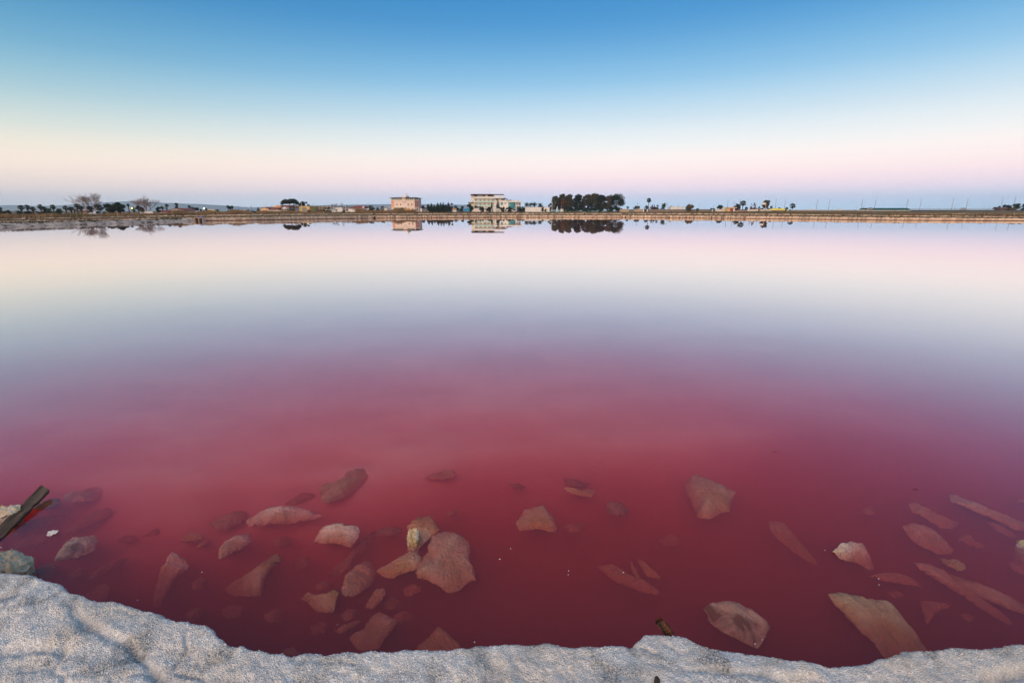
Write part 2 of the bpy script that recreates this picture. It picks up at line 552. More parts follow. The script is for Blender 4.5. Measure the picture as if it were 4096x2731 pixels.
# ------------------------------------------------------------------ the far shore: land, dike, walls
DW_X = [-2600, -1400, 0, 400, 811, 1000, 1255, 1500, 1980, 2250, 2500, 3000, 3550, 4096, 5600, 6700]
DW_Y = [66, 66, 70, 80, 94, 100, 114, 130, 146, 148, 146, 123, 100, 93, 88, 88]
DO_X = [-2600, 0, 368, 900, 1165, 1430, 1625, 1900, 2350, 2592, 2968, 3500, 4096, 6700]
DO_Y = [180, 180, 190, 250, 290, 300, 315, 390, 385, 350, 330, 340, 350, 350]
ZG_X = [-2600, 0, 600, 900, 1500, 2500, 2900, 3100, 4096, 6700]
ZG_Y = [0.80, 0.80, 0.95, 1.15, 1.3, 1.35, 1.6, 2.0, 2.1, 2.1]
Dw = lambda x: np.interp(x, DW_X, DW_Y)
D2 = lambda x: np.interp(x, DW_X, DW_Y) * 1.28
Do = lambda x: float(np.interp(x, DO_X, DO_Y))
zG = lambda x: float(np.interp(x, ZG_X, ZG_Y))


LOWR = lambda x: np.interp(x, [3000, 3500], [0, 1])
LOW = lambda x: np.maximum(np.interp(x, [0, 1100], [1, 0]), np.interp(x, [3000, 4096], [0, 0.85]))   # the banks lie lower towards both ends


def Xat(x, D):
    return (x - CX) / FPX * (D * _c + 0.3)


gx = np.arange(-2600, 6701, 25.0)
rows = []
for k in range(13):
    a, b, o = Dw(gx), D2(gx), np.interp(gx, DO_X, DO_Y)
    zg = np.interp(gx, ZG_X, ZG_Y)
    n1 = fbm(gx * 0.02, gx * 0 + k * 3.3, 51, 4)
    lw = LOW(gx)
    D, z = [(a - 0.05, -1.2 + 0 * a), (a + 0.12, 0.50 - 0.18 * lw), (a * 1.02, 0.60 - 0.26 * lw + 0.05 * n1), (a * 1.12, 0.62 - 0.34 * lw + 0.08 * n1), (b - 0.25, 0.64 - 0.42 * lw + 0.05 * n1),
            (b + 0.12, 0.96 - 0.58 * lw), (b * 1.06, 1.02 - 0.58 * lw + 0.08 * n1), (b * 1.25, 0.5 * (1.05 - 0.58 * lw + zg) - 0.55 * LOWR(gx) + 0.1 * n1), (o * 0.93, zg + 0.06 * n1), (o * 1.4, zg + 0.1 * n1),
            (o * 3, zg * 0 + 2.0 + 0.3 * n1), (o * 0 + 1800, zg * 0 + 0.5), (o * 0 + 3700, zg * 0 - 6.0)][k]
    rows.append(np.stack([Xat(gx, D), D, z], 1))
A = np.array(rows)
V = A.reshape(-1, 3)
nx, ny = A.shape[1], A.shape[0]
i = (np.arange(ny - 1)[:, None] * nx + np.arange(nx - 1)[None]).ravel()
M_EARTH = mat("dry_earth", (0.20, 0.14, 0.085), (0.10, 0.075, 0.045), scale=0.6, rough=0.95, c3=(0.09, 0.10, 0.045), detail=8)
tag(mesh_np("ground", V, np.stack([i, i + 1, i + nx + 1, i + nx], 1), M_EARTH), kind="structure")


def ground_z(x, D):
    """height of the far land under photograph column x at distance D"""
    a, b, o, zg, lw = float(Dw(x)), float(D2(x)), Do(x), zG(x), float(LOW(x))
    return float(np.interp(D, [a + 0.12, a * 1.02, b - 0.25, b + 0.12, b * 1.06, b * 1.25, o * 0.93, o * 1.4],
                           [0.5 - 0.18 * lw, 0.6 - 0.26 * lw, 0.64 - 0.42 * lw, 0.96 - 0.58 * lw, 1.02 - 0.58 * lw, 0.5 * (1.05 - 0.58 * lw + zg) - 0.55 * float(LOWR(x)), zg, zg]))


# dike of salty mud on the left
dy = np.linspace(12, 92, 420)
dxs = np.linspace(-1.9, 1.9, 34)
cxl = np.interp(dy, [12, 46, 74, 92], [-58.8, -58.8, -59.0, -60.0])
XX = cxl[:, None] + dxs[None]
YY = np.broadcast_to(dy[:, None], XX.shape).copy()
prof_d = np.interp(np.abs(dxs), [0, 0.5, 0.9, 1.45, 1.9], [0.42, 0.40, 0.27, 0.03, -0.5])
ZZ = prof_d[None] * (1 + 0.35 * fbm(YY * 0.5, XX * 0.4, 61, 3)) + 0.16 * fbm(YY * 1.6 + XX * 1.2, XX * 2.5, 62, 4) * (prof_d[None] > -0.2)
V = np.stack([XX, YY, ZZ], -1).reshape(-1, 3)
nx, ny = XX.shape[1], XX.shape[0]
i = (np.arange(ny - 1)[:, None] * nx + np.arange(nx - 1)[None]).ravel()
tag(mesh_np("dike_ground", V, np.stack([i, i + 1, i + nx + 1, i + nx], 1), mat("salty_mud", (0.60, 0.52, 0.45), (0.34, 0.27, 0.21), scale=1.6, rough=0.9, c3=(0.10, 0.085, 0.06), detail=8), smooth=True), kind="structure")


def blades(pos, h, w, lean=0.25):
    """upright thin triangles on the points pos"""
    n = len(pos)
    a = rng.random(n) * 6.283
    d = np.stack([np.cos(a), np.sin(a), 0 * a], 1)
    tip = pos + np.stack([rng.normal(0, lean, n) * h, rng.normal(0, lean, n) * h, h], 1)
    V = np.empty((n * 3, 3))
    V[0::3], V[1::3], V[2::3] = pos - d * w[:, None] / 2, pos + d * w[:, None] / 2, tip
    return V, np.arange(n * 3).reshape(-1, 3)


def leaf_quads(c, size, flat=0.0):
    n = len(c)
    u = rng.normal(size=(n, 3)); u[:, 2] *= 1 - flat
    u /= np.linalg.norm(u, axis=1)[:, None] + 1e-9
    w = np.cross(u, rng.normal(size=(n, 3)))
    w /= np.linalg.norm(w, axis=1)[:, None] + 1e-9
    s = size * rng.uniform(0.55, 1.25, n)[:, None]
    V = np.empty((n * 4, 3))
    V[0::4], V[1::4], V[2::4], V[3::4] = c - u * s, c - w * s * 0.55, c + u * s, c + w * s * 0.55
    return V, np.arange(n * 4).reshape(-1, 4)


M_LEAF = dict(
    dark=mat("leaf_dark", (0.028, 0.048, 0.022), (0.012, 0.024, 0.012), scale=0.7, rough=0.7, island=0.5),
    green=mat("leaf_green", (0.050, 0.078, 0.030), (0.022, 0.040, 0.016), scale=0.6, rough=0.7, island=0.5),
    olive=mat("leaf_olive", (0.090, 0.088, 0.042), (0.040, 0.046, 0.022), scale=0.6, rough=0.75, island=0.5),
    gold=mat("leaf_gold", (0.190, 0.130, 0.040), (0.090, 0.070, 0.024), scale=0.6, rough=0.75, island=0.5),
    rust=mat("leaf_rust", (0.200, 0.095, 0.040), (0.100, 0.052, 0.026), scale=0.6, rough=0.75, island=0.45),
    greybrown=mat("leaf_greybrown", (0.130, 0.100, 0.078), (0.070, 0.058, 0.046), scale=0.6, rough=0.8, island=0.45),
    plum=mat("leaf_plum", (0.120, 0.048, 0.056), (0.060, 0.026, 0.034), scale=0.6, rough=0.75, island=0.45),
    grey=mat("leaf_grey", (0.100, 0.104, 0.084), (0.055, 0.058, 0.046), scale=0.6, rough=0.8, island=0.45),
)
M_BARK = mat("bark", (0.13, 0.095, 0.07), (0.06, 0.045, 0.035), scale=3, rough=0.9)
M_TWIG = mat("bare_twigs", (0.44, 0.35, 0.32), (0.32, 0.25, 0.22), scale=2, rough=0.9)
M_REED = mat("reed", (0.25, 0.155, 0.072), (0.115, 0.072, 0.034), scale=0.25, rough=0.9, island=0.4, c3=(0.28, 0.20, 0.11))
M_SCRUB = mat("scrub", (0.17, 0.13, 0.066), (0.075, 0.075, 0.032), scale=0.2, rough=0.9, island=0.4, c3=(0.20, 0.115, 0.075))


def scatter_strip(name, material, x0, x1, Da, Db, n, h0, h1, w, clump=0.02, seed=0, ztop=None):
    x = rng.uniform(x0, x1, n)
    t = rng.random(n)
    D = np.array([Da(v) for v in x]) * (1 - t) + np.array([Db(v) for v in x]) * t
    keep = vnoise(x * clump + seed, D * 0.15, 71 + seed) > -0.28 + 0.5 * rng.random(n) - 0.3
    x, D = x[keep], D[keep]
    z = np.array([ground_z(a, b) for a, b in zip(x, D)]) - 0.03
    hh = (h0 + (h1 - h0) * rng.random(len(x))) * (0.65 + 0.9 * (vnoise(x * clump * 0.9, x * 0 + seed, 75) + 0.5))
    V, F = blades(np.stack([Xat(x, D), D, z], 1), hh, np.full(len(x), w))
    return tag(mesh_np(name, V, F, material), kind="stuff")


# low scrub between the two stone walls, more behind, reeds on the left and in front of the pink hotel
scatter_strip("bank_scrub_grass", M_SCRUB, -500, 4500, lambda v: Dw(v) * 1.02, lambda v: D2(v) * 0.985, 17000, 0.10, 0.30, 0.16, 0.03, 1)
scatter_strip("upper_scrub_grass", M_SCRUB, -500, 4500, lambda v: D2(v) * 1.015, lambda v: D2(v) * 1.25, 20000, 0.22, 0.55, 0.22, 0.02, 2)
scatter_strip("verge_grass", mat("verge", (0.10, 0.11, 0.045), (0.16, 0.12, 0.06), scale=0.15, rough=0.9, island=0.4), 1200, 4500, lambda v: D2(v) * 1.2, lambda v: Do(v) * 0.93, 15000, 0.10, 0.32, 0.28, 0.02, 3)
scatter_strip("reeds_grass", M_REED, -500, 1010, lambda v: D2(v) * 1.03, lambda v: D2(v) * 1.22, 24000, 0.30, 0.62, 0.10, 0.012, 4)
scatter_strip("tall_reeds_grass", M_REED, 690, 1010, lambda v: D2(v) * 1.06, lambda v: D2(v) * 1.25, 12000, 0.55, 1.05, 0.10, 0.02, 7)
scatter_strip("field_reeds_grass", M_REED, 1030, 1300, lambda v: D2(v) * 1.04, lambda v: D2(v) * 1.3, 7000, 0.4, 0.9, 0.12, 0.03, 5)
scatter_strip("hotel_reeds_grass", M_REED, 1425, 1665, lambda v: D2(v) * 1.05, lambda v: D2(v) * 1.35, 12000, 0.7, 1.55, 0.11, 0.03, 6)
# tufts on the dike
n = 9000
ty = rng.uniform(14, 90, n)
tx = np.interp(ty, [12, 46, 74, 92], [-58.8, -58.8, -59.0, -60.0]) + rng.normal(-0.1, 0.45, n)
ok = vnoise(ty * 0.42, tx * 0.5, 81) > 0.02
ty, tx = ty[ok], tx[ok]
V, F = blades(np.stack([tx, ty, 0.30 + 0 * tx], 1), rng.uniform(0.15, 0.42, len(tx)), np.full(len(tx), 0.07), 0.5)
tag(mesh_np("dike_tuft_grass", V, F, mat("dike_tuft", (0.075, 0.068, 0.036), (0.036, 0.036, 0.018), scale=0.8, rough=0.9, island=0.4)), kind="stuff")

# stone walls: the front one along the water, the upper one behind
STONES = [mat("slab_%s" % k, c, c2, scale=3.0, rough=0.9, c3=c3, island=0.22) for k, c, c2, c3 in (
    ("a", (0.60, 0.49, 0.37), (0.56, 0.45, 0.33), (0.40, 0.30, 0.21)), ("b", (0.54, 0.43, 0.32), (0.46, 0.36, 0.27), (0.30, 0.22, 0.16)),
    ("c", (0.66, 0.55, 0.42), (0.60, 0.48, 0.36), (0.40, 0.31, 0.22)), ("d", (0.52, 0.41, 0.30), (0.36, 0.27, 0.19), (0.20, 0.14, 0.10)))]
M_WETWALL = mat("wall_core", (0.10, 0.065, 0.045), (0.05, 0.032, 0.024), scale=2, rough=0.9)


def polyline(xa, xb, df, step=0.25):
    px = np.linspace(xa, xb, 4000)
    P = np.stack([Xat(px, df(px)), df(px)], 1)
    s = np.concatenate([[0], np.cumsum(np.linalg.norm(np.diff(P, axis=0), axis=1))])
    return px, P, s


def slab_variants():
    out = []
    for k in range(4):
        r = np.random.default_rng(200 + k)
        b = np.array([(x, y, z) for z in (0, 0.5, 1) for (x, y) in ((-0.5, 0), (0.5, 0), (0.5, 1), (-0.5, 1))], float)
        b[:, 0] *= 1 + 0.10 * r.standard_normal(12)
        b[4:8, 1] -= 0.25
        b[:, 1] += 0.12 * r.standard_normal(12)
        b[8:, 2] += 0.07 * r.standard_normal(4)
        f = [(0, 3, 2, 1), (8, 9, 10, 11)] + [(o + i, o + (i + 1) % 4, o + 4 + (i + 1) % 4, o + 4 + i) for o in (0, 4) for i in range(4)]
        out.append((b, f))
    return out


SLABS = slab_variants()


def stone_wall(name, label, xa, xb, df, zf, pitch, limit, seed):
    r = np.random.default_rng(seed)
    px, P, s = polyline(xa, xb, df)
    mid_i = len(P) // 2
    root = empty(name, (P[mid_i][0], P[mid_i][1], 0))
    tag(root, label, "wall")
    off = np.array([P[mid_i][0], P[mid_i][1], 0])
    # earth core behind the slabs
    v, f = [], []
    sel = list(range(0, len(P), 20))
    for q in sel:
        z0, z1 = zf(px[q])
        v += [(*(P[q]), z0 - 0.9), (*(P[q]), z1 - 0.10), (P[q][0], P[q][1] + 0.5, z1 - 0.07), (P[q][0], P[q][1] + 0.5, z0 - 0.9)]
    for k in range(len(sel) - 1):
        for e in range(4):
            f.append((k * 4 + e, k * 4 + (e + 1) % 4, k * 4 + 4 + (e + 1) % 4, k * 4 + 4 + e))
    mesh_np("earth_core", np.array(v) - off, f, M_WETWALL, root)
    meshes = []
    for k, (b, ff) in enumerate(SLABS):
        me = bpy.data.meshes.new("slab")
        me.from_pydata([tuple(q) for q in b], [], ff)
        me.materials.append(STONES[k])
        meshes.append(me)
    pos, items = 0.0, []
    while pos < s[-1]:
        w = pitch * r.uniform(0.65, 1.4)
        items.append((pos + w / 2, w))
        pos += w
    place = []
    for c, w in items:
        X, Y, p = np.interp(c, s, P[:, 0]), np.interp(c, s, P[:, 1]), np.interp(c, s, px)
        X2, Y2 = np.interp(c + 0.1, s, P[:, 0]), np.interp(c + 0.1, s, P[:, 1])
        place.append((X, Y, math.atan2(Y2 - Y, X2 - X), w, p))
    inside = sorted((k for k in range(len(place)) if -30 < place[k][4] < 4126), key=lambda k: place[k][1])
    single = set(inside[:limit])
    vj, fj = [[] for _ in range(4)], [[] for _ in range(4)]
    for k, (X, Y, a, w, p) in enumerate(place):
        kind = int(r.integers(0, 4))
        z0, z1 = zf(p)
        h = (z1 - z0) * r.uniform(0.86, 1.10)
        M = Matrix.Translation((X - off[0], Y - off[1] - 0.10, z0)) @ Matrix.Rotation(a + r.normal(0, 0.05), 4, "Z") @ Matrix.Rotation(r.normal(0, 0.045), 4, "Y") @ Matrix.Diagonal((w * 0.94, 0.22, h, 1))
        if k in single:
            o = bpy.data.objects.new("slab", meshes[kind])
            COL.objects.link(o)
            o.parent = root
            o.matrix_basis = M
        else:
            b, ff = SLABS[kind]
            n = len(vj[kind])
            vj[kind] += [M @ Vector(q) for q in b]
            fj[kind] += [[i + n for i in t] for t in ff]
    V, Fc, mi = [], [], []
    for k in range(4):
        n = len(V)
        V += [tuple(q) for q in vj[k]]
        Fc += [[i + n for i in t] for t in fj[k]]
        mi += [k] * len(fj[k])
    o = mesh_np("slab_facing", V, Fc, None, root)
    for k in range(4):
        o.data.materials.append(STONES[k])
    o.data.polygons.foreach_set("material_index", np.array(mi, np.int32))
    tag(o, kind="stuff")
    return root


stone_wall("stone_wall", "long tan wall of upright stone slabs along the far water's edge", -420, 4520, lambda p: Dw(p), lambda p: (0.07, 0.60 - 0.18 * float(LOW(p))), 0.38, 300, 5)
stone_wall("stone_wall", "low second stone slab wall behind the scrub of the far bank", -420, 4520, lambda p: D2(p), lambda p: (0.58 - 0.42 * float(LOW(p)), 1.02 - 0.60 * float(LOW(p))), 0.62, 0, 6)

# dark mooring posts rising along the upper wall
M_POST = mat("old_post", (0.07, 0.05, 0.04), scale=8)
for k, xx in enumerate(np.concatenate([np.arange(1500, 4090, 62), [120, 300, 520, 700]])):
    xx = float(xx + random.uniform(-18, 18))
    D = float(D2(xx)) - 0.35
    o = MB().tube([(0, 0, -0.1), (0.02, 0, 0.4), (0.0, 0.01, random.uniform(0.5, 0.68))], [0.10, 0.09, 0.07], 6).build("wooden_post", M_POST)
    o.location = (Xat(xx, D), D, 0.6 - 0.42 * float(LOW(xx)))
    tag(o, "short dark wooden post standing against the second stone wall", "post", "posts along the second stone wall")

# ------------------------------------------------------------------ far hills and the air in front of them
def ridge(name, pts, dist, m, seed):
    px = np.arange(pts[0][0], pts[-1][0] + 1, 12.0)
    yy = np.interp(px, [p[0] for p in pts], [p[1] for p in pts])
    top = np.array([at(a, b, dist).z for a, b in zip(px, yy)]) * (1 + 0.04 * fbm(px * 0.02, px * 0, seed, 4))
    X = Xat(px, dist)
    rows = [np.stack([X, X * 0 + dist - 500, X * 0 - 8], 1), np.stack([X, X * 0 + dist - 220, top * 0.62], 1), np.stack([X, X * 0 + dist, np.maximum(top, 2)], 1),
            np.stack([X, X * 0 + dist + 500, top * 0 - 8], 1)]
    A = np.array(rows)
    nx, ny = A.shape[1], A.shape[0]
    i = (np.arange(ny - 1)[:, None] * nx + np.arange(nx - 1)[None]).ravel()
    tag(mesh_np(name, A.reshape(-1, 3), np.stack([i, i + 1, i + nx + 1, i + nx], 1), m, smooth=True), kind="structure")


M_HILL = mat("hill_limestone_hazed", (0.30, 0.39, 0.42), (0.25, 0.32, 0.34), scale=0.01, rough=1.0)  # limestone tinted blue: part of the distant haze is put into the colour
ridge("hills", [(-900, 832), (-300, 826), (0, 823), (40, 820), (90, 821), (160, 824), (240, 822), (330, 816), (420, 810), (520, 806), (640, 810), (760, 815), (900, 822), (1050, 834), (1200, 845)], 2700, M_HILL, 91)
ridge("far_hills", [(700, 845), (900, 836), (1100, 826), (1300, 821), (1500, 818), (1700, 817), (1900, 820), (2100, 826), (2300, 834), (2500, 844)], 3200, M_HILL, 92)


def haze_box():
    m = bpy.data.materials.new("haze_air")
    m.use_nodes = True
    N, L = m.node_tree.nodes, m.node_tree.links
    N.clear()
    out = N.new("ShaderNodeOutputMaterial")
    pv = N.new("ShaderNodeVolumePrincipled")
    pv.inputs["Color"].default_value = (0.64, 0.83, 1.0, 1)
    pv.inputs["Anisotropy"].default_value = 0.55
    pv.inputs["Density"].default_value = HAZE
    L.new(pv.outputs[0], out.inputs["Volume"])
    o = MB().box(-6000, 6000, -200, 3800, -12, 112).build("haze", m)
    tag(o, kind="stuff")


HAZE = 1.3e-4
haze_box()
# ------------------------------------------------------------------ trees and palms of the far shore
def adj(x, D):
    """the left end of the far shore lies closer"""
    return D * float(np.interp(x, [0, 620, 900], [0.80, 0.82, 1.0])) if D else Do(x)


def tree_root(name, x, D, label, cat, group=None):
    z = ground_z(x, D)
    r = empty(name, (Xat(x, D), D, z - 0.05), 0)
    tag(r, label, cat, group)
    return r, z


def clumps(n, rx, ry, z0, z1, r0, r1, taper=0.0):
    out = []
    for k in range(n):
        t = rng.random()
        zz = z0 + (z1 - z0) * t
        s = math.sqrt(max(0.05, 1 - (2 * t - 1) ** 2)) if not taper else (1 - taper * t)
        a = rng.random() * 6.283
        q = math.sqrt(rng.random()) * s
        out.append((rx * q * math.cos(a), ry * q * math.sin(a), zz, rng.uniform(r0, r1)))
    return out


def crown_mesh(root, cl, n, size, material, name="crown"):
    w = np.array([c[3] ** 2 for c in cl]); w /= w.sum()
    idx = rng.choice(len(cl), n, p=w)
    C = np.array(cl)[idx]
    d = rng.normal(size=(n, 3)); d /= np.linalg.norm(d, axis=1)[:, None]
    rad = C[:, 3:4] * rng.random((n, 1)) ** 0.45
    P = C[:, :3] + d * rad * np.array([1, 1, 0.8])
    P[:, 2] = np.maximum(P[:, 2], 0.05)
    V, F = leaf_quads(P, size)
    return mesh_np(name, V, F, material, root)


def trunk_mesh(root, H, r, limbs=(), mt=None):
    mb = MB()
    lean = rng.normal(0, 0.03, 2) * H
    pts = [(lean[0] * t ** 2, lean[1] * t ** 2, H * t) for t in (0, 0.3, 0.6, 1.0)]
    mb.tube(pts, [r, r * 0.85, r * 0.7, r * 0.4], 7)
    for (dx, dy, z0, z1) in limbs:
        mb.tube([(lean[0] * (z0 / H) ** 2, lean[1] * (z0 / H) ** 2, z0), (dx * 0.5, dy * 0.5, z0 * 0.4 + z1 * 0.6), (dx, dy, z1)], [r * 0.5, r * 0.35, r * 0.15], 5)
    return mb.build("trunk", mt or M_BARK, root)


def top_h(x, y, D):
    return at(x, y, D).z - ground_z(x, D)


def round_tree(x, w, ytop, leaf, label, D=None, kind="tree", lo=0.22, dens=1.0, name=None, cat=None, group=None):
    D = adj(x, D)
    root, z = tree_root(name or ("tree" if lo > 0.12 else "shrub"), x, D, label, cat or ("tree" if lo > 0.12 else "shrub"), group)
    H, R = top_h(x, ytop, D), w * mpp(D) / 2
    cr = max(0.25, 0.38 * min(R, H / 2))
    cl = clumps(int(10 + 4 * R), R - cr * 0.7, R - cr * 0.7, H * lo + cr * 0.6, H - cr * 0.6, cr * 0.6, cr * 1.15)
    n = int(np.clip(900 * dens * R * H / 6, 700, 4200))
    crown_mesh(root, cl, n, 0.20 + 0.022 * R, M_LEAF[leaf])
    trunk_mesh(root, H * 0.75, 0.05 + 0.03 * R, [(R * 0.6 * math.cos(a), R * 0.6 * math.sin(a), H * 0.25, H * 0.7) for a in (0.4, 2.6, 4.6)])
    return root


def conifer(x, w, ytop, leaf, label, D=None, group=None):
    D = adj(x, D)
    root, z = tree_root("conifer_tree", x, D, label, "tree", group)
    H, R = top_h(x, ytop, D), w * mpp(D) / 2 * 1.3
    cl = []
    for k in range(26):
        t = k / 25
        rr = R * (1 - t) ** 0.6
        a = k * 2.4
        cl.append((rr * 0.6 * math.cos(a), rr * 0.6 * math.sin(a), H * (0.05 + 0.93 * t), max(0.12, rr * 0.5)))
    crown_mesh(root, cl, int(np.clip(380 * R * H, 800, 2600)), 0.24, M_LEAF[leaf])
    trunk_mesh(root, H * 0.92, 0.10)
    return root


def eucalyptus(x, w, ytop, leaf, label, D=None, lo=0.12, group=None, leaf2=None):
    D = adj(x, D)
    root, z = tree_root("eucalyptus_tree", x, D, label, "tree", group)
    H, R = top_h(x, ytop, D), w * mpp(D) / 2 * 1.38
    cl = []
    for k in range(44):
        t = rng.random() ** 0.8
        s = 0.55 + 0.5 * math.sin(math.pi * min(1, 0.25 + 0.75 * t))
        a = rng.random() * 6.283
        q = rng.random() ** 0.55 * R * s
        cl.append((q * 0.8 * math.cos(a), q * 0.8 * math.sin(a), H * (lo + (0.93 - lo) * t), R * rng.uniform(0.28, 0.46)))
    crown_mesh(root, cl, 5200, 0.40, M_LEAF[leaf])
    if leaf2:
        crown_mesh(root, [c for c in cl if c[2] < H * 0.55] or cl[:5], 900, 0.34, M_LEAF[leaf2], "lower_crown")
    trunk_mesh(root, H * 0.9, 0.22, [(R * 0.55 * math.cos(a), R * 0.55 * math.sin(a), H * 0.15, H * 0.65) for a in (0.3, 1.9, 3.4, 5.0)],
               mat("pale_bark", (0.26, 0.20, 0.155), (0.15, 0.115, 0.09), scale=2, rough=0.9))
    return root


def palm(x, w, ytop, label, D=None, kind="fan", group=None, skirt=True):
    D = adj(x, D)
    root, z = tree_root("palm_tree", x, D, label, "palm tree", group)
    R = w * mpp(D) / 2
    H = max(top_h(x, ytop, D) - (0.9 if kind == "fan" else 0.55) * R, 0.5)
    lean = rng.normal(0, 0.015) * H
    MB().tube([(0, 0, 0), (lean * 0.3, 0, H * 0.5), (lean, 0, H)], [0.24, 0.19, 0.17] if kind == "fan" else [0.32, 0.28, 0.26], 8).build("trunk", M_BARK, root)
    V, F = [], []

    def frond(az, el, ln, droop, wd, nseg=7, leaflets=True):
        d = Vector((math.cos(az) * math.cos(el), math.sin(az) * math.cos(el), math.sin(el)))
        p = Vector((lean, 0, H))
        side = Vector((-math.sin(az), math.cos(az), 0))
        pts = []
        for s in range(nseg + 1):
            pts.append(p.copy())
            d = (d + Vector((0, 0, -droop / nseg))).normalized()
            p = p + d * ln / nseg
        for s in range(nseg):
            t = (s + 0.5) / nseg
            ww = wd * (math.sin(math.pi * min(1, 0.15 + t * 0.9)) + 0.1)
            for sg in (-1, 1):
                n = len(V)
                a, b = pts[s], pts[s + 1]
                q = (a + b) / 2 + side * sg * ww + Vector((0, 0, -ww * 0.45)) + (b - a) * 0.9
                V.extend([tuple(a), tuple(b), tuple(q)])
                F.append((n, n + 1, n + 2))
    if kind == "fan":
        for k in range(56):
            el = rng.uniform(-0.75, 1.4)
            az = rng.random() * 6.283
            ln = R * rng.uniform(0.75, 1.0)
            # fan leaf: stalk then spread fingers
            d = Vector((math.cos(az) * math.cos(el), math.sin(az) * math.cos(el), math.sin(el)))
            o = Vector((lean, 0, H))
            hub = o + d * ln * 0.45
            side = d.cross(Vector((0, 0, 1)))
            side = side.normalized() if side.length > 0.05 else Vector((1, 0, 0))
            upv = side.cross(d)
            n = len(V)
            V.extend([tuple(o - side * 0.03), tuple(o + side * 0.03), tuple(hub)]); F.append((n, n + 1, n + 2))
            for j in range(-4, 5):
                a = j * 0.26
                tip = hub + (d * math.cos(a) + side * math.sin(a)) * ln * 0.58 - Vector((0, 0, abs(j) * 0.02 * ln + 0.06 * ln))
                n = len(V)
                V.extend([tuple(hub - upv * 0.02), tuple(hub + (d * math.cos(a + 0.16) + side * math.sin(a + 0.16)) * ln * 0.42), tuple(tip)])
                F.append((n, n + 1, n + 2))
        crown = mesh_np("crown", V, F, M_LEAF["green"], root)
        if skirt:
            cl = [(lean, 0, H - R * 0.30, R * 0.30), (lean, 0, H - R * 0.6, R * 0.24)]
            crown_mesh(root, cl, 420, 0.26, M_LEAF["greybrown"], "dead_leaf_skirt")
    else:
        for k in range(44):
            frond(rng.random() * 6.283, rng.uniform(-0.3, 1.25), R * rng.uniform(1.0, 1.3), rng.uniform(0.9, 1.7), 0.22 * R + 0.12)
        mesh_np("crown", V, F, M_LEAF["green"], root)
    return root


def bare_tree(x, w, ytop, label, D=None, seed=1, trunks=3, cat="tree"):
    D = adj(x, D)
    root, z = tree_root("bare_tree", x, D, label, cat)
    H, R = top_h(x, ytop, D), w * mpp(D) / 2
    r = random.Random(seed)
    trunk, twigs = MB(), MB()

    def grow(p, d, ln, rad, lvl):
        n = p + d * ln
        m = p + d * ln * 0.5 + Vector((r.uniform(-1, 1), r.uniform(-1, 1), 0)) * ln * 0.05
        (trunk if lvl < 2 else twigs).tube([p, m, n], [rad, rad * 0.85, rad * 0.66], 5 if lvl < 2 else 3)
        if lvl == 5:
            return
        for k in range(3):
            q = Vector((r.gauss(0, 0.36), r.gauss(0, 0.36), r.uniform(0.0, 0.3)))
            nd = (d + q).normalized()
            grow(p + d * ln * (1.0, 0.85, 0.55)[k], nd, ln * r.uniform(0.66, 0.92), max(rad * 0.55, 0.014), lvl + 1)
    for k in range(trunks):
        a = 6.283 * k / trunks + 0.5
        d = Vector((math.cos(a) * 0.30 * R / H * 2.2, math.sin(a) * 0.3, 1)).normalized()
        grow(Vector((math.cos(a) * 0.3, math.sin(a) * 0.3, 0)), d, H * 0.19, 0.12, 0)
    # bring the grown tree to the size seen in the photograph
    zs = float(np.percentile([v[2] for v in twigs.v], 96))
    ws = float(np.percentile([abs(v[0]) for v in twigs.v], 96))
    k1, k2 = R / ws, H / zs
    for mb in (trunk, twigs):
        mb.v = [(v[0] * k1, v[1] * k1, v[2] * k2) for v in mb.v]
    trunk.build("trunk", M_TWIG, root)
    twigs.build("crown", M_TWIG, root)
    return root


# left end: wind-blown palms over low bushes
round_tree(8, 70, 842, "dark", "low dark bush at the far left under a palm", D=205, lo=0.02)
round_tree(38, 30, 841, "dark", "dark bush with one upright twig beside the low bush", D=208, lo=0.02)
palm(2, 26, 826, "palm cut off by the scene's left edge above low bushes")
palm(91, 24, 819, "single round-headed fan palm standing clear against the blue hill")
palm(78, 26, 842, "squat palm clump low on the ground beside the single fan palm", D=215, kind="date")
for xx, yy, lb in ((116, 818, "taller fan palm of the first leaning pair"), (137, 826, "lower fan palm of the first leaning pair"), (168, 816, "tallest fan palm of the three together"),
                   (184, 825, "middle fan palm of the three together"), (200, 832, "shortest fan palm of the three together, beside the antenna"), (219, 817, "tall slender fan palm with a lower one beside it"),
                   (240, 832, "low fan palm beside the tall slender one"), (268, 821, "fan palm left of the dark lookout tower"), (288, 824, "fan palm touching the dark lookout tower"),
                   (314, 812, "fan palm beside the big bare tree"), (330, 822, "brownish fan palm in front of the big bare tree")):
    palm(xx, 23, yy, lb, D=225 * random.uniform(0.97, 1.03))
round_tree(120, 44, 845, "dark", "flat dark shrub at the foot of the leaning palm pair", D=212, lo=0.02)
round_tree(172, 52, 843, "dark", "flat dark shrub at the foot of the three palms", D=214, lo=0.02)
round_tree(232, 46, 843, "green", "flat green shrub at the foot of the slender palm", D=216, lo=0.02)
bare_tree(368, 104, 781, "big bare tree with a wide fan of thin twigs", seed=5, trunks=4)
round_tree(368, 26, 821, "greybrown", "grey brown rounded tree below the big bare tree", D=225)
round_tree(402, 36, 816, "grey", "grey green loose tree between bare tree and dense dark trees", D=224)
round_tree(393, 26, 845, "dark", "dark bush beside the white tent", D=215, lo=0.02)
round_tree(418, 16, 847, "gold", "small golden bush at the foot of the dense dark trees", D=206, lo=0.02)
round_tree(440, 48, 812, "dark", "dense dark tree, lower of the two grown together", D=222, lo=0.05, name="tree", cat="tree", dens=1.6)
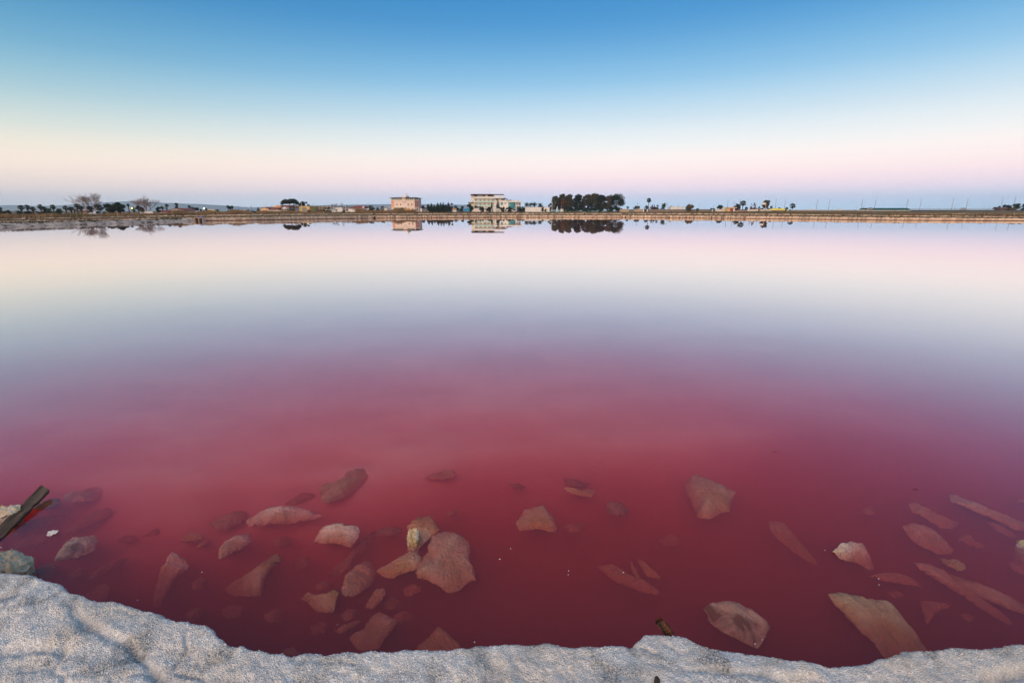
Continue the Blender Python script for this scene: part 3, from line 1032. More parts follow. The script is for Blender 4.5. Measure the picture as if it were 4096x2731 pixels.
round_tree(482, 56, 807, "dark", "dense dark tree, higher and broader of the two grown together", D=222, lo=0.05, name="tree", cat="tree", dens=1.6)
palm(519, 13, 814, "slender tall palm right of the dense dark trees")
round_tree(537, 14, 826, "dark", "small dark tree behind the yellow street lamp")
round_tree(558, 24, 821, "grey", "grey tree in front of the smaller bare tree", D=228)
round_tree(574, 22, 828, "greybrown", "low brown tree under the smaller bare tree", D=226)
bare_tree(588, 76, 796, "smaller bare tree with upright thin twigs", seed=9, trunks=4)
round_tree(638, 24, 827, "dark", "dark rounded tree at the end of the red roofed house", D=232)
palm(653, 14, 823, "greyish palm rising behind the red roofed house")
palm(672, 16, 815, "taller palm rising behind the red roofed house")
bare_tree(662, 18, 828, "small grey bare tree between the two palms behind the house", seed=12, trunks=2)
palm(713, 16, 810, "palm growing out of the dark bush beside the house gable")
round_tree(715, 32, 823, "dark", "big dark bush beside the white gable of the red roofed house", D=250, lo=0.05)
for xx, yy, lb in ((762, 820, "first and tallest palm of the four in a row beyond the blue parasol"), (774, 826, "second palm of the four in a row"), (784, 829, "third palm of the four in a row"),
                   (793, 829, "last palm of the four in a row, beside the street light")):
    palm(xx, 14, yy, lb)
palm(806, 10, 835, "tiny palm in front of the white street light")
palm(828, 12, 832, "small palm above the end of the yellow shed")
palm(872, 10, 836, "tiny palm right of the yellow shed")
for xx, yy, lb in ((916, 820, "palm on the left in the group of three over the reeds"), (924, 824, "shorter middle palm in the group of three over the reeds"), (932, 821, "palm on the right in the group of three over the reeds")):
    palm(xx, 15, yy, lb)
round_tree(942, 14, 840, "green", "little green shrub right of the three palms", lo=0.05)
round_tree(956, 10, 837, "dark", "little dark shrub beside the small cream hut", lo=0.05)
round_tree(1010, 60, 843, "dark", "long low dark hedge before the peach house", D=230, lo=0.02)
round_tree(1036, 12, 831, "dark", "narrow dark tree beside the peach house")
# umbrella pine
_r, _z = tree_root("umbrella_pine_tree", 1166, 280, "umbrella pine with a wide flat dark crown on bare trunks", "tree")
_H = top_h(1166, 789, 280); _m = mpp(280)
_cl = [(rng.uniform(-1, 1) * 30 * _m, rng.uniform(-1, 1) * 22 * _m, _H * 0.57, rng.uniform(0.75, 1.2)) for k in range(90)]
_cl = [c for c in _cl if (c[0] / (31 * _m)) ** 2 + (c[1] / (24 * _m)) ** 2 < 1]
_cl = [(c[0], c[1], c[2] + _H * 0.30 * math.sqrt(1 - (c[0] / (31 * _m)) ** 2 - (c[1] / (24 * _m)) ** 2) * rng.uniform(0.35, 1), c[3]) for c in _cl]
crown_mesh(_r, _cl, 5200, 0.34, M_LEAF["dark"])
for sx, lim in ((-2 * _m, [(-14 * _m, 0, 0.55, 0.8), (8 * _m, 1, 0.6, 0.82)]), (14 * _m, [(20 * _m, 0.5, 0.6, 0.82)])):
    mb = MB().tube([(sx, 0, 0), (sx * 1.1 - 0.2, 0, _H * 0.4), (sx * 0.8, 0, _H * 0.82)], [0.26, 0.22, 0.14], 7)
    for (dx, dy, a, b) in lim:
        mb.tube([(sx, 0, _H * a), (dx * 0.7, dy, _H * (a + b) / 2), (dx, dy, _H * b)], [0.14, 0.11, 0.07], 5)
    mb.build("trunk", M_BARK, _r)
round_tree(1222, 52, 804, "dark", "rounded dark tree rising behind the yellow warehouse", D=318, lo=0.1, dens=1.4)
bare_tree(1188, 22, 818, "grey bare tree between pine trunk and yellow warehouse", seed=21, trunks=2)
round_tree(1172, 24, 838, "dark", "dark ball shaped bush under the umbrella pine", D=262, lo=0.02)
round_tree(1236, 18, 840, "greybrown", "brown bush before the yellow warehouse's corner", D=262, lo=0.02)
round_tree(1308, 36, 825, "dark", "ivy green bush covering the long brown wall", D=292, lo=0.02)
round_tree(1288, 28, 839, "green", "green hedge left of the pale awning", D=270, lo=0.02)
round_tree(1328, 30, 841, "green", "green hedge right of the pale awning", D=268, lo=0.02)
round_tree(1376, 30, 840, "olive", "olive hedge beside the white skip", D=268, lo=0.02)
bare_tree(1337, 24, 815, "bare tree over the end of the long brown wall", seed=31, trunks=2)
bare_tree(1368, 18, 812, "thin bare tree between the white sheds", seed=33, trunks=1)
round_tree(1388, 10, 824, "dark", "narrow dark shrub beside the red roofed barn", lo=0.02)
for k, (xx, ww, yy) in enumerate(((1482, 26, 820), (1494, 16, 819), (1512, 20, 828), (1530, 18, 822))):
    round_tree(xx, ww, yy, "olive" if k < 2 else "greybrown", ["olive feathery shrub before the street lamp, widest one", "narrow olive feathery shrub before the street lamp", "low brown shrub left of the curved street lamp",
               "grey brown shrub beneath the curved street lamp"][k], D=280, lo=0.05)
round_tree(1610, 18, 831, "green", "dark green palm-like shrub before the pink hotel's entrance", D=296, lo=0.02)
round_tree(1693, 24, 822, "plum", "dark plum bush at the pink hotel's corner", D=318, lo=0.05)
for xx, ww, yy, lb in ((1714, 18, 814, "first conifer of the dark hedge row, beside the grey gate"), (1727, 14, 812, "thin pointed conifer second in the dark hedge row"), (1738, 16, 819, "low conifer third in the dark hedge row"),
                       (1752, 18, 810, "broad conifer in the middle of the dark hedge row"), (1764, 16, 808, "tall pointed conifer in the middle of the dark hedge row"), (1774, 14, 808, "narrow tall conifer in the dark hedge row"),
                       (1784, 16, 815, "shorter conifer before the last tall one of the dark hedge row"), (1795, 18, 807, "last and tallest conifer of the dark hedge row")):
    conifer(xx, ww, yy, "dark", lb, D=310)
for xx, ww, yy, lb in ((1724, 38, 826, "dark hedge bush under the first conifers"), (1760, 44, 823, "dark hedge bush under the middle conifers"), (1794, 38, 824, "dark hedge bush under the last conifers")):
    round_tree(xx, ww, yy, "dark", lb, D=304, lo=0.02)
round_tree(1808, 14, 812, "plum", "purple leaved tree at the end of the conifer row", D=312)
palm(1824, 18, 823, "spiky palm between purple tree and orange panel", kind="date")
round_tree(1836, 28, 830, "dark", "dark shrub between the orange panel and the blue tarpaulin", D=330, lo=0.02)
round_tree(1850, 20, 824, "dark", "rounded dark shrub behind the blue tarpaulin", D=340, lo=0.02)
round_tree(1881, 32, 813, "green", "big round green tree at the white hotel's stair tower", D=350, lo=0.02, dens=1.5, name="tree", cat="tree")
round_tree(1887, 22, 822, "green", "lower green tree in front of the round one by the white hotel", D=330, lo=0.02, dens=1.4)
palm(1903, 18, 823, "spiky palm beside the white hotel's ground floor", D=350, kind="date")
# trees before the white hotel
conifer(1992, 17, 795, "green", "bent Norfolk pine with a tall crooked top before the white hotel", D=345)
conifer(1967, 10, 808, "dark", "leaning slim Norfolk pine before the white hotel's balconies", D=345)
MB().tube([(0, 0, 0), (0, 0, 4.0)], [0.30, 0.26], 8).build("trunk", mat("brown_trunk", (0.10, 0.06, 0.04), scale=3), _t := tree_root("dead_palm", 1921, 345, "leafless brown palm stump before the white hotel", "palm tree")[0])
for xx, ww, yy, lb in ((1930, 22, 828, "dark shrub at the foot of the leafless palm stump"), (1956, 36, 828, "wide dark hedge left of the arched white gate"), (2010, 24, 827, "dark hedge bush right of the arched white gate"),
                       (2040, 42, 827, "long dark hedge before the teal glass front"), (2085, 46, 828, "broad dark oleander hedge at the white hotel's right end")):
    round_tree(xx, ww, yy, "dark", lb, D=330, lo=0.02, dens=1.3)
palm(2106, 22, 811, "leftmost palm of the clump right of the white hotel", kind="date")
palm(2122, 24, 810, "middle palm of the clump right of the white hotel", kind="date")
palm(2138, 22, 811, "right palm of the clump right of the white hotel", kind="date")
palm(2161, 28, 814, "single wide palm over the white garden wall", kind="date")
round_tree(2171, 20, 828, "dark", "dark shrub in front of the white garden wall", D=340, lo=0.02)
round_tree(2182, 12, 835, "green", "small green shrub next to the white garden wall's shrub", D=338, lo=0.02)
round_tree(2200, 20, 812, "dark", "leaning dark shrub at the left end of the eucalyptus row", D=375, lo=0.02, name="tree", cat="tree")
# the row of eucalyptus
EU = [(2221, 30, 785, "olive", "greybrown", "first eucalyptus of the tall row with a drooping grey brown skirt"), (2247, 26, 772, "olive", None, "tall slim eucalyptus second in the row"),
      (2255, 18, 792, "rust", "rust", "rust brown dead eucalyptus low in the row"), (2273, 30, 774, "olive", None, "broad eucalyptus beside the golden one"), (2279, 24, 793, "gold", "gold", "golden leaved eucalyptus low in the row"),
      (2309, 34, 777, "dark", "olive", "dark crowned eucalyptus in the middle of the row"), (2332, 20, 782, "greybrown", "greybrown", "grey brown thin eucalyptus in the middle of the row"), (2353, 34, 775, "olive", None, "wide eucalyptus with visible forked trunks"),
      (2381, 34, 775, "olive", "dark", "eucalyptus with sky showing under its crown"), (2404, 30, 777, "dark", "greybrown", "dark eucalyptus beside the last of the row"), (2428, 26, 781, "greybrown", "olive", "last eucalyptus of the unbroken row"),
      (2463, 48, 773, "dark", "olive", "broad dark eucalyptus standing apart at the row's end")]
for xx, ww, yy, l1, l2, lb in EU:
    eucalyptus(xx, ww, yy, l1, lb, D=385 * random.uniform(0.98, 1.02), leaf2=l2)
for xx, ww, lb in ((2265, 46, "dark hedge under the rust brown eucalyptus"), (2305, 52, "dark hedge under the middle of the eucalyptus row"), (2352, 56, "dark hedge under the forked eucalyptus"), (2400, 52, "dark hedge under the dark eucalyptus"),
                   (2440, 40, "dark hedge in the gap before the last eucalyptus"), (2474, 30, "dark hedge under the broad last eucalyptus")):
    round_tree(xx, ww, 830, "dark", lb, D=374, lo=0.02, dens=1.2)
# right of the row
palm(2510, 13, 826, "tiny palm above the tan garden wall", kind="date")
round_tree(2544, 28, 823, "dark", "round dark bush behind the tan garden wall")
palm(2592, 22, 791, "tallest fan palm with a bare trunk")
round_tree(2584, 24, 822, "grey", "grey green shrub at the foot of the tallest palm", lo=0.05)
for xx, ww, yy, lf, lb in ((2606, 16, 818, "plum", "pinkish leafless shrub right of the tallest palm"), (2616, 12, 818, "plum", "thin pinkish shrub next to the grey one"), (2628, 18, 820, "grey", "grey shrub at the end of the pinkish shrubs"),
                           (2614, 44, 829, "dark", "low dark hedge beneath the pinkish shrubs"), (2650, 22, 828, "grey", "grey green shrub at the foot of the feathery palm")):
    round_tree(xx, ww, yy, lf, lb, lo=0.03)
palm(2654, 24, 814, "feathery spreading palm left of the white shed", kind="date")
round_tree(2756, 38, 815, "gold", "spiky yellow green bush taller than the wall", D=330, lo=0.02, dens=1.5)
round_tree(2788, 12, 832, "dark", "tiny dark bush at the end of the grey wall", D=328, lo=0.02)
round_tree(2848, 26, 831, "dark", "low dark bush left of the round tree", D=326, lo=0.02)
round_tree(2877, 28, 819, "dark", "round tree beside the white tent peak", D=330)
round_tree(2946, 30, 815, "dark", "dark tree left of the big palm by the kiosk", D=338, lo=0.05, name="tree", cat="tree")
palm(2968, 28, 800, "big shaggy palm behind the kiosk's wall", kind="fan")
round_tree(2983, 20, 826, "dark", "dark bush right of the big shaggy palm", lo=0.03)
round_tree(3002, 12, 815, "rust", "thin reddish brown tree, left fork", D=328)
round_tree(3014, 14, 811, "rust", "thin reddish brown tree, right fork", D=330)
round_tree(3060, 34, 799, "olive", "big olive tree behind the white billboard", D=338, dens=1.2)
round_tree(3048, 22, 832, "dark", "dark low bush left of the billboard post", D=322, lo=0.02)
round_tree(3070, 22, 832, "dark", "dark low bush right of the billboard post", D=322, lo=0.02)
round_tree(3083, 14, 823, "green", "small green tree at the end of the yellow canopy", D=334)
round_tree(3034, 10, 825, "green", "tiny green bush over the grey roof", D=336)
round_tree(3115, 22, 830, "dark", "dark hedge behind the yellow canopy", D=345, lo=0.02)
round_tree(3143, 20, 829, "dark", "dark bush at the right end of the yellow canopy", D=343, lo=0.02)
palm(3166, 25, 812, "palm standing alone beside the green box", kind="fan")
round_tree(3097, 18, 845, "green", "green tussock bush on the bank below the yellow canopy", D=260, lo=0.02)
for xx, ww, yy, lf, lb in ((3985, 30, 824, "green", "first and lowest bush of the clump by the roadside hut"), (4018, 26, 815, "dark", "dark bush second in the clump by the roadside hut"), (4036, 22, 820, "dark", "low bush third in the clump by the roadside hut"),
                           (4060, 30, 811, "green", "tallest bush of the clump by the roadside hut"), (4086, 22, 815, "dark", "dark bush at the right end of the roadside clump"), (4044, 34, 828, "gold", "yellowish bush in front of the roadside clump")):
    round_tree(xx, ww, yy, lf, lb, D=352 if lf != "gold" else 340, lo=0.03)

# ------------------------------------------------------------------ buildings
def mm(name, c, rough=0.8, **k):
    return mat(name, c, tuple(v * 0.86 for v in c), scale=k.pop("scale", 0.7), rough=rough, **k)


W_PINK, W_SALMON, W_RED = mm("plaster_pink", (0.82, 0.66, 0.57)), mm("plaster_salmon", (0.76, 0.38, 0.27)), mm("plaster_rose", (0.50, 0.22, 0.20))
W_CREAM, W_WHITE, W_PEACH = mm("plaster_cream", (0.80, 0.74, 0.62)), mm("plaster_white", (0.84, 0.82, 0.77)), mm("plaster_peach", (0.76, 0.52, 0.33))
W_YELLOW, W_GREY, W_BROWN = mm("plaster_yellow", (0.70, 0.48, 0.14)), mm("plaster_grey", (0.42, 0.40, 0.38)), mm("plaster_brown", (0.30, 0.24, 0.18))
W_TAN, W_LILAC = mm("wall_tan", (0.46, 0.35, 0.23)), mm("plaster_lilac", (0.56, 0.42, 0.44))
R_TILE, R_DARK, R_GREY = mm("roof_tile", (0.24, 0.075, 0.055), scale=3), mm("roof_dark", (0.075, 0.065, 0.065)), mm("roof_grey", (0.20, 0.19, 0.19))
G_DARK = mm("glass_dark", (0.045, 0.045, 0.045), rough=0.15, spec=0.6)
G_GREEN = mm("glass_green", (0.16, 0.20, 0.17), rough=0.2, spec=0.6)
G_TEAL = mm("glass_teal", (0.03, 0.26, 0.27), rough=0.15, spec=0.7)
G_AQUA = mm("glass_aqua", (0.30, 0.62, 0.58), rough=0.2, spec=0.6)
M_METAL = mm("grey_metal", (0.28, 0.29, 0.30), rough=0.5)
M_DARKMETAL = mm("dark_metal", (0.06, 0.06, 0.065), rough=0.5)
M_ORANGE, M_BLUE, M_GREENP = mm("orange_panel", (0.72, 0.36, 0.07)), mm("blue_tarp", (0.03, 0.30, 0.55)), mm("green_paint", (0.03, 0.20, 0.14))
M_LEMON, M_CONC = mm("yellow_canopy", (0.80, 0.66, 0.08)), mm("concrete", (0.55, 0.47, 0.36))
M_BEIGE = mm("shutter_beige", (0.58, 0.48, 0.33))
M_RUST = mm("rust_door", (0.36, 0.08, 0.05))


class Bld:
    """a building laid out in photograph pixels on a facade D metres away"""
    def __init__(s, name, label, x0, D, cat="building", zb=None):
        D = adj(x0, D)
        s.D, s.x0 = D, x0
        s.zb = ground_z(x0, D) - 0.1 if zb is None else zb
        s.X0 = Xat(x0, D)
        s.root = empty(name, (s.X0, D, s.zb))
        tag(s.root, label, cat)

    def lx(s, x): return Xat(x, s.D) - s.X0

    def lz(s, y): return at(CX, y, s.D).z - s.zb

    def box(s, part, x0, x1, y0, y1, material, d0=0.0, d1=6.0, parent=None):
        """x0..x1, y0 (top)..y1 (bottom, None = ground) in pixels; d0..d1 depth in metres"""
        z1 = 0.0 if y1 is None else s.lz(y1)
        return MB().box(s.lx(x0), s.lx(x1), d0, d1, z1, s.lz(y0)).build(part, material, parent or s.root)

    def window(s, x0, x1, y0, y1, d=0.0, frame=None, pane=None, mull=1):
        a, b, z0, z1 = s.lx(x0), s.lx(x1), s.lz(y1), s.lz(y0)
        fr = MB()
        t = 0.10
        fr.box(a - t, a, d - 0.07, d + 0.05, z0 - t, z1 + t).box(b, b + t, d - 0.07, d + 0.05, z0 - t, z1 + t).box(a, b, d - 0.07, d + 0.05, z1, z1 + t).box(a, b, d - 0.09, d + 0.05, z0 - t, z0)
        w = fr.build("window", frame or W_CREAM, s.root)
        p = MB()
        n = mull + 1
        for k in range(n):
            p.box(a + (b - a) * k / n + (0.03 if k else 0), a + (b - a) * (k + 1) / n - (0.03 if k < n - 1 else 0), d - 0.03, d + 0.02, z0, z1)
        p.build("pane", pane or G_DARK, w)
        return w

    def gable(s, part, x0, x1, ye, yr, depth, material, over=0.3, d0=0.0):
        """gable roof whose ridge runs away from the camera"""
        a, b, ze, zr = s.lx(x0) - over, s.lx(x1) + over, s.lz(ye), s.lz(yr)
        c = (a + b) / 2
        return MB().xprism([(a, ze), (a, ze - 0.15), (c, zr - 0.15), (b, ze - 0.15), (b, ze), (c, zr)], d0 - over, d0 + depth + over).build(part, material, s.root)

    def gwall(s, part, x0, x1, ye, yr, material, depth, d0=0.0):
        a, b, ze, zr = s.lx(x0), s.lx(x1), s.lz(ye), s.lz(yr)
        return MB().xprism([(a, 0), (b, 0), (b, ze), ((a + b) / 2, zr), (a, ze)], d0, d0 + depth).build(part, material, s.root)

    def slope(s, part, x0, x1, ye, yr, depth, material, over=0.3, d0=0.0):
        """roof whose eave faces the camera: pitched up and back, down behind"""
        a, b, ze, zr = s.lx(x0) - over, s.lx(x1) + over, s.lz(ye), s.lz(yr)
        y0, y1, y2 = d0 - over, d0 + depth / 2, d0 + depth + over
        v = [(a, y0, ze), (b, y0, ze), (b, y1, zr), (a, y1, zr), (a, y2, ze), (b, y2, ze), (a, y0, ze - 0.14), (b, y0, ze - 0.14), (a, y2, ze - 0.14), (b, y2, ze - 0.14)]
        return MB().add(v, [(0, 1, 2, 3), (3, 2, 5, 4), (0, 6, 7, 1), (4, 5, 9, 8), (0, 3, 4, 8, 6), (1, 7, 9, 5, 2), (6, 8, 9, 7)]).build(part, material, s.root)


# --- pink hotel
B = Bld("hotel_building", "pink three-storey hotel with a flat dark roof and salmon corner bay", 1567, 315)
L, Z = B.lx, B.lz
Wd = L(1660)
MB().prism([(0, 0), (Wd, 0), (Wd + 2.4, 2.4), (Wd + 2.4, 10), (0, 10)], 0, Z(801.7)).build("wall", W_PINK, B.root)
MB().prism([(0.1, 0.1), (Wd - 0.05, 0.1), (Wd + 2.3, 2.45), (Wd + 2.3, 9.9), (0.1, 9.9)], Z(801.69), Z(791.8)).build("attic_wall", W_CREAM, B.root)
MB().prism([(-0.12, -0.12), (Wd + 0.05, -0.12), (Wd + 2.52, 2.35), (Wd + 2.52, 10.1), (-0.12, 10.1)], Z(801.9), Z(800.9)).build("cornice", W_CREAM, B.root)
rf = MB()
e = 0.8
zt, ze = Z(789.2), Z(792.0)
P4 = [(-e, -e), (Wd + e * 0.4, -e), (Wd + 2.4 + e, 2.4 - e * 0.4), (Wd + 2.4 + e, 10 + e), (-e, 10 + e)]
I4 = [(1.5, 1.8), (Wd - 0.8, 1.8), (Wd + 0.9, 3.2), (Wd + 0.9, 8), (1.5, 8)]
rf.add([(x, y, ze) for x, y in P4] + [(x, y, zt) for x, y in I4] + [(x, y, ze - 0.18) for x, y in P4],
       [(i, (i + 1) % 5, 5 + (i + 1) % 5, 5 + i) for i in range(5)] + [(5, 6, 7, 8, 9)] + [(10 + i, 10 + (i + 1) % 5, (i + 1) % 5, i) for i in range(5)] + [(14, 13, 12, 11, 10)])
rf.build("roof", R_DARK, B.root)
B.box("left_bay", 1567.8, 1578.8, 803.4, 828, W_SALMON, -0.06, 0.1)
# the diagonal bay
ux, uy = 0.7071, 0.7071
def bay(part, t0, t1, y0, y1, material, out=0.05, parent=None):
    n = (0.7071, -0.7071)
    p = [(Wd + ux * t + n[0] * out, uy * t + n[1] * out) for t in (t0, t1)]
    q = [(Wd + ux * t - n[0] * 0.1, uy * t - n[1] * 0.1) for t in (t1, t0)]
    return MB().prism(p + q, Z(y1), Z(y0)).build(part, material, parent or B.root)
bay("corner_bay", 0.2, 3.1, 802.6, 828, W_RED, 0.07)
w = bay("window", 1.55, 2.35, 814.6, 822.4, W_CREAM, 0.10); bay("pane", 1.68, 2.22, 815.4, 821.6, G_DARK, 0.13, w)
w = bay("window", 1.55, 2.35, 833.4, 840.2, W_CREAM, 0.08); bay("pane", 1.68, 2.22, 834, 839.6, G_DARK, 0.11, w)
for t0, t1 in ((0.35, 0.75), (0.95, 1.65), (1.95, 2.75)):
    bay("attic_window", t0, t1, 793.4, 799, G_DARK, 0.06)
for zx in (417, 587, 757, 1115, 1282):
    B.window(1540 + (zx - 27) / 11.76, 1540 + (zx + 27) / 11.76, 815.3, 821.7)
for zx in (430, 1125, 1292):
    B.window(1540 + (zx - 27) / 11.76, 1540 + (zx + 27) / 11.76, 834, 839.5)
for a, b in ((340, 470), (495, 560), (575, 650), (675, 735), (750, 825), (1025, 1095), (1110, 1170), (1200, 1270), (1285, 1350)):
    B.box("attic_window", 1540 + a / 11.76, 1540 + b / 11.76, 794.6, 799.4, G_GREEN if a < 800 else G_DARK, 0.04, 0.3)
B.box("stair_tower", 1540 + 840 / 11.76, 1540 + 1010 / 11.76, 786.4, 801.6, W_PINK, -0.25, 3.2)
B.box("roof_box", 1540 + 920 / 11.76, 1540 + 1035 / 11.76, 778.7, 787.5, W_WHITE, 1.0, 3.4)
B.box("roof_machine", 1540 + 1050 / 11.76, 1540 + 1120 / 11.76, 783.5, 790, M_METAL, 2.0, 3.4)
MB().tube([(L(1629), 2, Z(788)), (L(1629), 2, Z(769.5))], 0.035, 5).tube([(L(1626.6), 2, Z(770.5)), (L(1631.4), 2, Z(770.5))], 0.03, 4).tube([(L(1627.5), 2, Z(775)), (L(1631), 2, Z(775))], 0.03, 4).build("antenna", M_METAL, B.root)
# emblem: white sail over an aqua and mauve wave, a line of mauve lettering too small to read
em = MB().xprism([(L(1615.2), Z(806.6)), (L(1622.2), Z(806.9)), (L(1619.5), Z(803.4)), (L(1617.5), Z(803.8))], -0.34, -0.26).build("emblem", W_WHITE, B.root)
MB().xprism([(L(1611.8), Z(808.2)), (L(1616), Z(808.9)), (L(1616), Z(807.7)), (L(1613.5), Z(806.7))], -0.33, -0.27).build("emblem_wave", mm("mauve_paint", (0.42, 0.26, 0.38)), em)
MB().xprism([(L(1616.2), Z(809.0)), (L(1621), Z(809.9)), (L(1624), Z(808.2)), (L(1620), Z(808.0))], -0.33, -0.27).build("emblem_wave", mm("aqua_paint", (0.36, 0.60, 0.58)), em)
for k, (a, b) in enumerate(((1614.6, 1616.2), (1616.7, 1617.8), (1618.3, 1619.5), (1620.0, 1621.2), (1621.7, 1623.6))):
    B.box("emblem_letter", a, b, 812.6 + 0.4 * (k % 2), 814.6, mm("mauve_paint", (0.42, 0.26, 0.38)), -0.05, 0.0)
pc = B.box("entrance_canopy", 1581, 1624.5, 830.2, 832.4, mm("canopy_green", (0.50, 0.54, 0.40)), -3.0, -0.1)
for px_ in (1581.5, 1594.5, 1610, 1624):
    MB().box(L(px_) - 0.1, L(px_) + 0.1, -2.95, -2.75, 0, Z(832.4)).build("canopy_post", W_WHITE, pc)
B.box("glass_front", 1582, 1623, 832.6, 845, G_GREEN, -2.2, -0.1)
for px_ in (1585, 1602, 1618, 1633, 1642, 1657):
    o = MB().tube([(L(px_), -0.15, Z(828.4)), (L(px_), -0.3, Z(827.6))], [0.12, 0.2], 6).build("wall_lamp", W_WHITE, B.root)

# orange panel box and the grey gate beside the pink hotel
B = Bld("orange_container", "orange box standing before the pink hotel's ground floor", 1617, 300, "container")
B.box("side_panel", 1617, 1638.3, 835.4, None, M_ORANGE, 0, 2.2); B.box("lid", 1616.7, 1638.6, 835.0, 835.6, R_GREY, -0.05, 2.25)
B = Bld("garden_gate", "grey barred double gate between white pillars beside the pink hotel", 1682, 306, "gate")
B.box("pillar", 1682, 1687.5, 834, None, W_WHITE, 0, 0.8); B.box("pillar", 1711, 1714.5, 836.5, None, W_WHITE, 0, 0.6)
for a, b in ((1688, 1699), (1699.6, 1710.6)):
    lf = B.box("gate_leaf", a, b, 835.4, 846.2, mm("gate_grey", (0.16, 0.18, 0.20)), 0.2, 0.26)
    for k in range(4):
        B.box("bar", a + 0.3, b - 0.3, 836.2 + 2.4 * k, 836.9 + 2.4 * k, M_METAL, 0.14, 0.19, lf)
B = Bld("hoarding", "grey hoarding panel left of the pink hotel", 1550.5, 322, "panel")
B.box("panel", 1550.5, 1566, 826.6, 834.5, W_GREY, 0, 0.3)
for a in (1551.5, 1564): B.box("leg", a, a + 1.2, 834.5, None, M_METAL, 0.05, 0.25)
B = Bld("shed", "low white shed with a dark flat roof left of the grey hoarding", 1532, 330, "shed")
B.box("wall", 1532, 1550, 832.5, None, W_WHITE, 0, 4); B.box("roof", 1531.5, 1550.5, 831.4, 832.6, R_DARK, -0.2, 4.2)
B = Bld("panel", "small orange panel on a white wall beyond the conifer row", 1811.5, 320, "panel")
B.box("wall", 1811.5, 1826, 840, None, W_WHITE, 0.2, 0.6); B.box("orange_panel", 1811.8, 1824.6, 833.4, 840, M_ORANGE, 0.1, 0.5)
B = Bld("tarpaulin", "bright blue tarpaulin stretched between dark shrubs", 1853.5, 326, "tarpaulin")
_f = MB().xprism([(B.lx(1853.5), B.lz(845)), (B.lx(1879), B.lz(845)), (B.lx(1879), B.lz(834.4)), (B.lx(1867), B.lz(836.6)), (B.lx(1853.5), B.lz(834.8))], 0, 0.12).build("sheet", M_BLUE, B.root)
for a in (1853.8, 1878): B.box("post", a, a + 0.6, 834, None, M_METAL, 0.15, 0.3)

# --- white hotel (drawn in the pixels of a 9.8x enlargement)
B = Bld("hotel_building", "white four-storey hotel with balconies, roof terrace and teal glass front", 1896.5, 390)
L, Z = B.lx, B.lz
q = lambda zx: 1870 + zx / 9.8
u = lambda zy: 760 + zy / 9.8
B.box("wall", q(262), q(1045), u(330), None, W_WHITE, 1.6, 14)
B.box("end_wall", q(262), q(285), u(255), None, W_WHITE, -0.2, 1.6)
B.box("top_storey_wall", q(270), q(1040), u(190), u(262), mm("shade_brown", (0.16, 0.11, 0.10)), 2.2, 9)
for zy0, zy1, xa, xb in ((262, 325, 270, 1400), (478, 492, 280, 1040), (632, 648, 280, 1060)):
    B.box("floor_slab" if zy0 > 300 else "parapet", q(xa), q(xb), u(zy0), u(zy1), W_WHITE, 0.0, 1.58)
for zy0, zy1, xb in ((432, 462, 1030), (592, 620, 1060)):
    bal = B.box("balcony_glass", q(290), q(xb), u(zy0), u(zy1 + 14), G_AQUA, 0.02, 0.08)
for row, (za, zb) in enumerate(((362, 470), (520, 625))):
    for k, zx in enumerate((318, 485, 648, 808, 965)):
        dr = B.box("balcony_door", q(zx), q(zx + 66), u(za), u(zb), M_BEIGE, 1.52, 1.70)
        B.box("door_frame", q(zx - 5), q(zx), u(za - 5), u(zb), W_CREAM, 1.50, 1.72, dr)
    for k, zx in enumerate((440, 605, 765, 925)):
        B.box("balcony_divider", q(zx), q(zx + 8), u(za - 25), u(zb + 5), W_WHITE, 0.1, 1.58)
rfm = mm("roof_maroon", (0.13, 0.065, 0.06))
B.box("roof", q(165), q(1040), u(163), u(184), rfm, -1.0, 11)
B.box("roof_eave", q(118), q(270), u(186), u(206), R_DARK, -0.6, 8)
B.box("pergola_roof", q(1045), q(1425), u(166), u(192), R_GREY, -0.6, 9)
for zx in (700, 790, 1020, 1065, 1230, 1300, 1380):
    B.box("column", q(zx), q(zx + (60 if zx == 715 else 14)), u(190), u(265), W_WHITE, 0.3, 0.7)
B.box("terrace_wall", q(712), q(790), u(196), u(262), W_CREAM, 1.2, 2.19)
sg = B.box("hotel_sign", q(378), q(640), u(222), u(258), M_DARKMETAL, 0.2, 0.4)
sgm = mm("sign_letters", (0.55, 0.72, 0.78))
for a, b in ((384, 400), (404, 424), (428, 446), (450, 466), (486, 504), (508, 522), (526, 540), (560, 574), (578, 594), (598, 612), (616, 628)):
    B.box("letter", q(a), q(b), u(231 + (a % 3) * 2), u(248), sgm, 0.1, 0.19, sg)
B.box("sign_strip", q(424), q(595), u(204), u(220), mm("sign_strip", (0.75, 0.70, 0.66)), 0.15, 0.35, sg)
B.box("stair_tower", q(150), q(255), u(200), None, W_CREAM, 1.5, 9)
B.box("stair_window", q(240), q(256), u(230), u(262), G_DARK, 1.42, 1.6)
B.box("stair_window", q(198), q(214), u(435), u(465), G_DARK, 1.42, 1.6)
B.box("side_canopy", q(25), q(250), u(482), u(512), mm("canopy_brown", (0.20, 0.15, 0.12)), -0.5, 6)
B.box("side_wing", q(80), q(250), u(512), None, W_CREAM, 1.0, 6)
